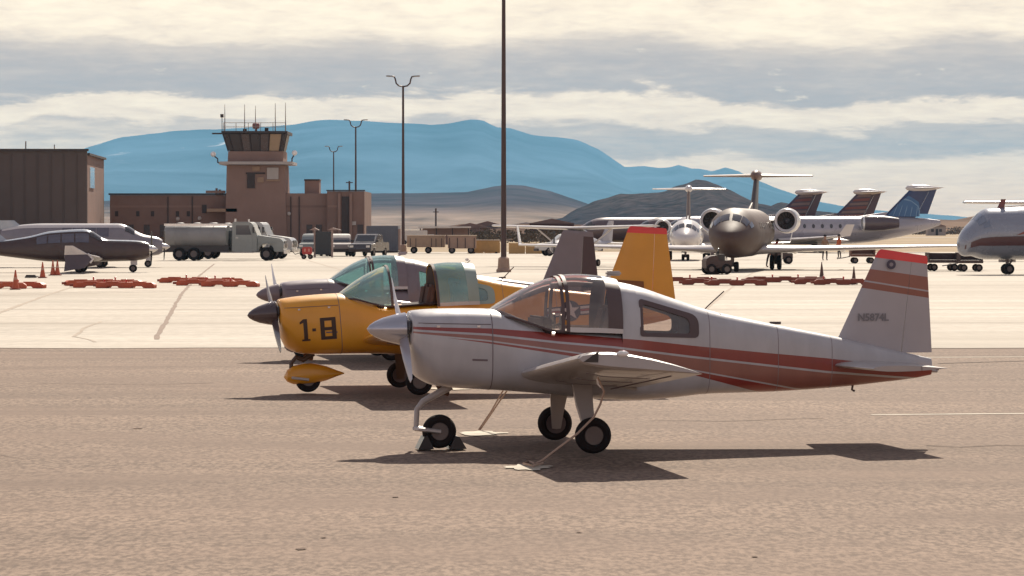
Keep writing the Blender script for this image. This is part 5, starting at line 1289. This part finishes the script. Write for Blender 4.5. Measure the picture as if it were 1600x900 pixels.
# beige trailers and yellow barrier walls along the apron edge
M_beige = mat('beige_trailer', (.42, .29, .20), .7, var=.15); M_ybar = mat('ochre_barrier', (.48, .29, .11), .7, var=.15)
t = thing('flat_trailer', 'long beige box trailer on small wheels right of the tall lamp post', 'trailer', at(666, 288))
MB().box(0, 0, 1.05, 3.4, 2, 1.0).out('body', M_beige, t, bevel=.03); MB().box(0, 0, 1.6, 3.5, 2.1, .08).out('roof', mat('pale_beige', (.55, .42, .30), .6), t)
vwheels(t, [(-1.1, -.9), (.2, -.9), (-1.1, .9), (.2, .9)], .3, .2)
for x in (-1.4, -.9, .5, .9, 1.4): MB().box(x, -1.02, .95, .05, .04, .8).out('side_stake', M_darkt, t)
t = thing('flat_trailer', 'second beige trailer with dark hitch, right of the long one', 'trailer', at(722, 286))
MB().box(0, 0, 1.0, 2.5, 2, 1.1).out('body', mat('pinkish_beige', (.36, .24, .18), .7), t, bevel=.03); MB().box(0, 0, 1.6, 2.6, 2.1, .08).out('roof', mat('pale_beige', (.5, .4, .3)), t)
vwheels(t, [(-.9, -.9), (.8, -.9), (-.9, .9), (.8, .9)], .3, .2)
for x in (-1.1, -.4, .3, 1.1): MB().box(x, -1.02, .95, .06, .04, .9).out('side_stake', M_darkt, t)
def barrier_wall(px, Y, n, lab, m, group):
    t = thing('barrier_wall', lab, 'barrier', at(px, Y), 0, group)
    for i in range(n):
        MB().prism([(-.3, 0), (-.28, .2), (-.14, .42), (-.1, .95), (.1, .95), (.14, .42), (.28, .2), (.3, 0)], 'yz', i*1.5, i*1.5+1.44).out('barrier_block', m, t)
barrier_wall(731, 292, 2, 'short ochre barrier run left of the tall lamp post', M_ybar, 'ochre barrier walls along the apron')
barrier_wall(795, 284, 2, 'ochre barrier run immediately right of the tall lamp post', M_ybar, 'ochre barrier walls along the apron')
t = thing('storage_crate', 'long ochre crate under the brush left of the tall lamp post', 'crate', at(758, 289))
MB().box(0, 0, .62, 2.6, 1.2, 1.0).out('box', M_ybar, t, bevel=.03); MB().box(0, 0, 1.18, 2.7, 1.3, .08).out('lid', mat('pale_beige', (.5, .4, .3)), t)
for x in (-1, 1): MB().box(x, 0, .06, .2, 1.1, .12).out('runner', M_darkt, t)

# ================================================================ LOW ORANGE BARRICADES AND CONES
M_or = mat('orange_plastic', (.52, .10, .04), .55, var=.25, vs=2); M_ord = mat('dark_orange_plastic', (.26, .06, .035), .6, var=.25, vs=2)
def make_barricade(m):
    t = thing('barricade', 'x', 'barricade')
    pr = [(-1.2, 0), (-1.2, .14), (-1.08, .22), (1.08, .22), (1.2, .14), (1.2, 0), (.75, 0), (.7, .07), (.3, .07), (.25, 0), (-.25, 0), (-.3, .07), (-.7, .07), (-.75, 0)]
    MB().prism(pr, 'xz', -.16, .16).out('body', m, t, bevel=.015)
    for x in (-.55, .55): MB().box(x, 0, .235, .5, .2, .035).out('ridge', m, t)
    MB().rev([(.22, .03), (.3, .035), (.34, .03), (.35, .015)], (0, 0, 0), 'z', 8).out('flasher', M_lampr, t)
    MB().box(-1.26, 0, .1, .16, .1, .1).out('coupler', M_ord, t)
    return t
BP = {}
def barricade(px, py, rz, label, group, m=M_or, sx=1.0):
    if m.name not in BP: BP[m.name] = make_barricade(m); o = BP[m.name]
    else: o = copy_tree(BP[m.name])
    x, y = gp(px, py); o.location = (x, y, 0); o.rotation_euler = (0, 0, R(rz)); o['label'] = label; o['group'] = group
    return o
g1, g2, g3, g4 = 'low orange barricades at the left edge', 'low orange barricades in the middle-left heap', 'low orange barricades in front of the tanker truck', 'low brown-orange barricades in a line at right'
barricade(-8, 451, 2, 'orange barricade cut by the left edge of the photo', g1)
barricade(28, 450, -24, 'orange barricade slanting right behind the cone at the left edge', g1)
for px, py, rz, lab in ((146, 446, 28, 'left end barricade of the heap below the dark maroon plane'), (163, 449.5, 3, 'front middle barricade of the heap below the dark maroon plane'), (180, 446, -20, 'rear right barricade of the heap below the dark maroon plane'), (197, 450, -14, 'right end barricade of the heap below the dark maroon plane')):
    barricade(px, py, rz, lab, g2)
for px, py, rz, lab in ((291, 442, -20, 'leftmost barricade of the heap below the tanker truck'), (322, 446, 0, 'second barricade from the left below the tanker truck'), (336, 443, 12, 'rear barricade of the heap below the tanker truck'), (360, 448, -18, 'rightmost barricade of the heap below the tanker truck')):
    barricade(px, py, rz, lab, g3)
for px, py, rz, lab in ((1078, 442, 0, 'barricade touching the yellow tail in the right-hand line'), (1112, 445, -8, 'second barricade right of the yellow tail'), (1152, 446, 0, 'third barricade right of the yellow tail'), (1207, 441, 4, 'middle barricade of the right-hand line, behind the gap'), (1247, 441, 0, 'barricade just left of the thin cone in the right-hand line'), (1287, 444, -2, 'barricade below the thin cone in the right-hand line'), (1318, 445, 0, 'last barricade at the right end of the line, under the tall cone')):
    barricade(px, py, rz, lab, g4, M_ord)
def make_cone(m):
    t = thing('traffic_cone', 'x', 'cone')
    MB().box(0, 0, .02, .38, .38, .04).out('base', M_ord, t)
    MB().rev([(.04, .14), (.3, .09), (.72, .025), (.74, .01)], (0, 0, 0), 'z', 12).out('cone', m, t)
    MB().rev([(.36, .082), (.48, .062)], (0, 0, 0), 'z', 12).out('collar', mat('faded_collar', (.5, .25, .18), .6), t)
    return t
CN = None
for px, py, lab in ((26, 452, 'orange cone standing against the barricades at the left edge'), (68, 434, 'orange cone alone under the dark maroon plane'), (84, 430, 'left cone of the pair under the dark maroon plane'), (91, 430, 'right cone of the pair under the dark maroon plane'), (165, 413, 'small far cone beneath the nose of the dark maroon plane'), (1283, 434, 'thin dark cone behind the right-hand barricades'), (1333, 444, 'tall dark cone at the right end of the barricades')):
    o = make_cone(M_or) if CN is None else copy_tree(CN); CN = CN or o
    x, y = gp(px, py); o.location = (x, y-.3, 0)
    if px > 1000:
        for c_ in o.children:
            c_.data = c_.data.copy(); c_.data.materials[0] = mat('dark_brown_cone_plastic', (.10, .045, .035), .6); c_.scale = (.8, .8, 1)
    o['label'] = lab; o['group'] = 'orange traffic cones on the apron'
t = thing('rubber_block', 'small dark rubber block on the apron right of the left barricade heap', 'block', (*gp(48, 434), 0))
MB().prism([(-.28, 0), (-.2, .14), (.2, .14), (.28, 0)], 'xz', -.1, .1).out('block', M_black, t)
MB().tube([(.2, 0, .08), (.42, 0, .03)], .02, 5).out('cord', M_black, t)

# ================================================================ GROUND EQUIPMENT BENEATH THE JETS
def tug(label, loc, rz, L, pm, group=None, cab=True):
    t = thing('baggage_tug', label, 'tug', loc, rz, group)
    MB().prism([(0, .3), (0, .75), (.2, .9), (L*.45, .95), (L*.5, .7), (L, .7), (L, .3)], 'xz', -.6, .6).out('body', pm, t, bevel=.04)
    vwheels(t, [(L*.2, -.6), (L*.2, .6), (L*.8, -.6), (L*.8, .6)], .26, .18)
    MB().box(L*.6, 0, .85, .4, .9, .3).out('seat', M_black, t)
    MB().tube([(L*.45, 0, .9), (L*.55, 0, 1.15)], .03, 6).rev([(0, .16), (.03, .16)], (L*.55, 0, 1.15), 'x', 12).out('steering_wheel', M_black, t)
    if cab:
        for x in (L*.45, L*.9):
            for s in (-.5, .5): MB().tube([(x, s, .9), (x, s, 1.6)], .03, 5).out('cab_post', M_black, t)
        MB().box(L*.67, 0, 1.63, L*.55, 1.1, .05).out('roof', pm, t)
    return t
def dolly(label, loc, rz, L, pm, group=None, load=False):
    t = thing('baggage_cart', label, 'cart', loc, rz, group)
    MB().box(L/2, 0, .52, L, 1.3, .16).out('bed', pm, t, bevel=.02)
    vwheels(t, [(L*.18, -.6), (L*.18, .6), (L*.82, -.6), (L*.82, .6)], .2, .14)
    MB().tube([(0, 0, .45), (-.5, 0, .35), (-.85, 0, .3)], .03, 6).out('tow_bar', M_darkt, t)
    MB().box(L/2, .6, .78, L*.96, .05, .36).out('side_board', pm, t)
    for s in (.03, L-.03): MB().box(s, 0, .8, .05, 1.2, .4).out('end_board', pm, t)
    return t
M_db = mat('dark_brown_steel', (.07, .04, .035), .6)
p = at(1448, 172); dolly('dark flat cart directly right of the white plane fin', (p.x, p.y, 0), R(2), 1.7, M_db)
p = at(1500, 170); dolly('dark cart under the wing tip of the right-edge jet', (p.x-.1, p.y, 0), R(0), 1.25, M_db)
p = at(1278, 205); tug('dark tug beneath the wing of the nose-on jet, right of its main gear', (p.x-3.0, p.y, 0), R(0), 1.35, M_db, cab=False)
p = at(1328, 208); dolly('brown low cart below the grey regional jet', (p.x, p.y, 0), R(0), 1.6, mat('rusty_steel', (.16, .07, .045), .7))
p = at(1100, 160); tug('dark towing tug at the nose gear of the nose-on jet', (p.x, p.y, 0), R(8), 1.3, M_db, cab=False)
t = thing('gear_cover', 'dark brown tripod jack stand standing in front of the nose-on jet', 'jack stand', (*gp(1113, 428), 0))
MB().add([(-.36, -.3, 0), (.36, -.3, 0), (.36, .3, 0), (-.36, .3, 0), (-.16, -.1, .75), (.16, -.1, .75), (.16, .1, .75), (-.16, .1, .75)], [(0, 1, 5, 4), (1, 2, 6, 5), (2, 3, 7, 6), (3, 0, 4, 7), (4, 5, 6, 7)]).out('base_panel', M_db, t)
MB().tube([(0, 0, .7), (0, 0, 1.1)], .09, 8).out('post', M_gear, t); MB().tube([(.1, 0, .7), (.55, 0, .02)], .05, 6).out('leg', M_db, t)
t['label'] = 'dark brown jack stand in front of the nose-on jet'; t.name = 'jack_stand'

# people working beneath the jets
M_skin = mat('skin', (.35, .18, .12), .6); M_vest = mat('orange_work_vest', (.50, .13, .06), .8); M_trous = mat('dark_trousers', (.04, .03, .035), .9); M_shirt = mat('tan_work_clothes', (.28, .18, .13), .9)
def person(label, loc, rz, top, stride=.0, bend=0.0, arm=0.3):
    """one continuous skinned body"""
    V = [(0, 0, .95), (0, 0, 1.15), (0, 0, 1.40), (0, 0, 1.50), (0, -.02, 1.60), (0, -.02, 1.74),
         (.09, 0, .90), (.10, -stride, .50), (.10, -stride*.7, .09), (.10, -stride*.7-.14, .04), (-.09, 0, .90), (-.10, stride, .50), (-.10, stride*1.5, .10), (-.10, stride*1.5-.12, .05),
         (.19, 0, 1.40), (.24, -.02, 1.14), (.23, -arm*.6, .92), (.23, -arm*.75, .84), (-.19, 0, 1.40), (-.24, .0, 1.14), (-.23, -arm*.3, .90), (-.23, -arm*.4, .82)]
    Rr = [.14, .13, .15, .055, .085, .09, .09, .065, .045, .04, .09, .065, .045, .04, .065, .045, .035, .035, .065, .045, .035, .035]
    Ed = [(0, 1), (1, 2), (2, 3), (3, 4), (4, 5), (0, 6), (6, 7), (7, 8), (8, 9), (0, 10), (10, 11), (11, 12), (12, 13), (2, 14), (14, 15), (15, 16), (16, 17), (2, 18), (18, 19), (19, 20), (20, 21)]
    B_ = Matrix.Translation((0, 0, .95)) @ Matrix.Rotation(bend, 4, 'X') @ Matrix.Translation((0, 0, -.95))
    V = [tuple(B_ @ Vector(v)) if i in (1, 2, 3, 4, 5, 14, 15, 16, 17, 18, 19, 20, 21) else v for i, v in enumerate(V)]
    me = bpy.data.meshes.new('body'); me.from_pydata(V, Ed, []); o = bpy.data.objects.new('body', me); COL.objects.link(o)
    md = o.modifiers.new('skin', 'SKIN'); o.modifiers.new('sub', 'SUBSURF').levels = 1
    for i, r in enumerate(Rr): me.skin_vertices[0].data[i].radius = (r, r*.8 if i < 3 else r)
    me.skin_vertices[0].data[0].use_root = True
    bpy.context.view_layer.update()
    m2 = bpy.data.meshes.new_from_object(o.evaluated_get(bpy.context.evaluated_depsgraph_get())); o.modifiers.clear(); o.data = m2; m2.name = 'body'
    for m in (M_skin, top, M_trous): m2.materials.append(m)
    for p_ in m2.polygons:
        z = p_.center.z; p_.material_index = 2 if z < .93 and abs(p_.center.x) < .2 else (0 if z > 1.5 or (z < .98 and abs(p_.center.x) > .2) else 1)
        p_.use_smooth = True
    o.name = 'person'; o.location = loc; o.rotation_euler = (0, 0, rz); tag(o, label, 'person')
    h = MB().rev([(.0, .11), (.06, .115), (.12, .08), (.15, .02)], tuple(B_ @ Vector((0, .0, 1.70))), 'z', 12).out('cap', M_trous, o)
    return o
person('person in reddish work clothes bending beside the main gear of the nose-on jet', (at(1203, 186).x, 186, 0), R(70), mat('dark_red_work_shirt', (.20, .04, .05), .8), .12, R(38), .5)
person('person in tan clothes standing under the wing right of the nose-on jet', (at(1289, 225).x, 225, 0), R(20), M_shirt, .1, 0, .2)
person('person in an orange vest walking beyond the wing, right of the tan one', (at(1311, 240).x, 240, 0), R(-60), M_vest, .16, 0, .4)
# ================================================================ HAZE
def haze(dens=4.8e-5):
    m = bpy.data.materials.new('haze_air'); m.use_nodes = True; t = m.node_tree; t.nodes.clear(); n = N(t)
    out = n.new('ShaderNodeOutputMaterial'); v = n.new('ShaderNodeVolumePrincipled')
    v.inputs['Color'].default_value = (.21, .66, 1.0, 1); v.inputs['Density'].default_value = dens
    v.inputs['Anisotropy'].default_value = 0.0
    t.links.new(v.outputs[0], out.inputs['Volume'])
    o = MB().box(0, 7550, (412-1.1)/2, 15000, 16400, 412+1.1).out('haze', m, smooth=0)
    tag(o, 'thin blue haze filling the air out to the mountains', 'haze', kind='stuff')
haze()
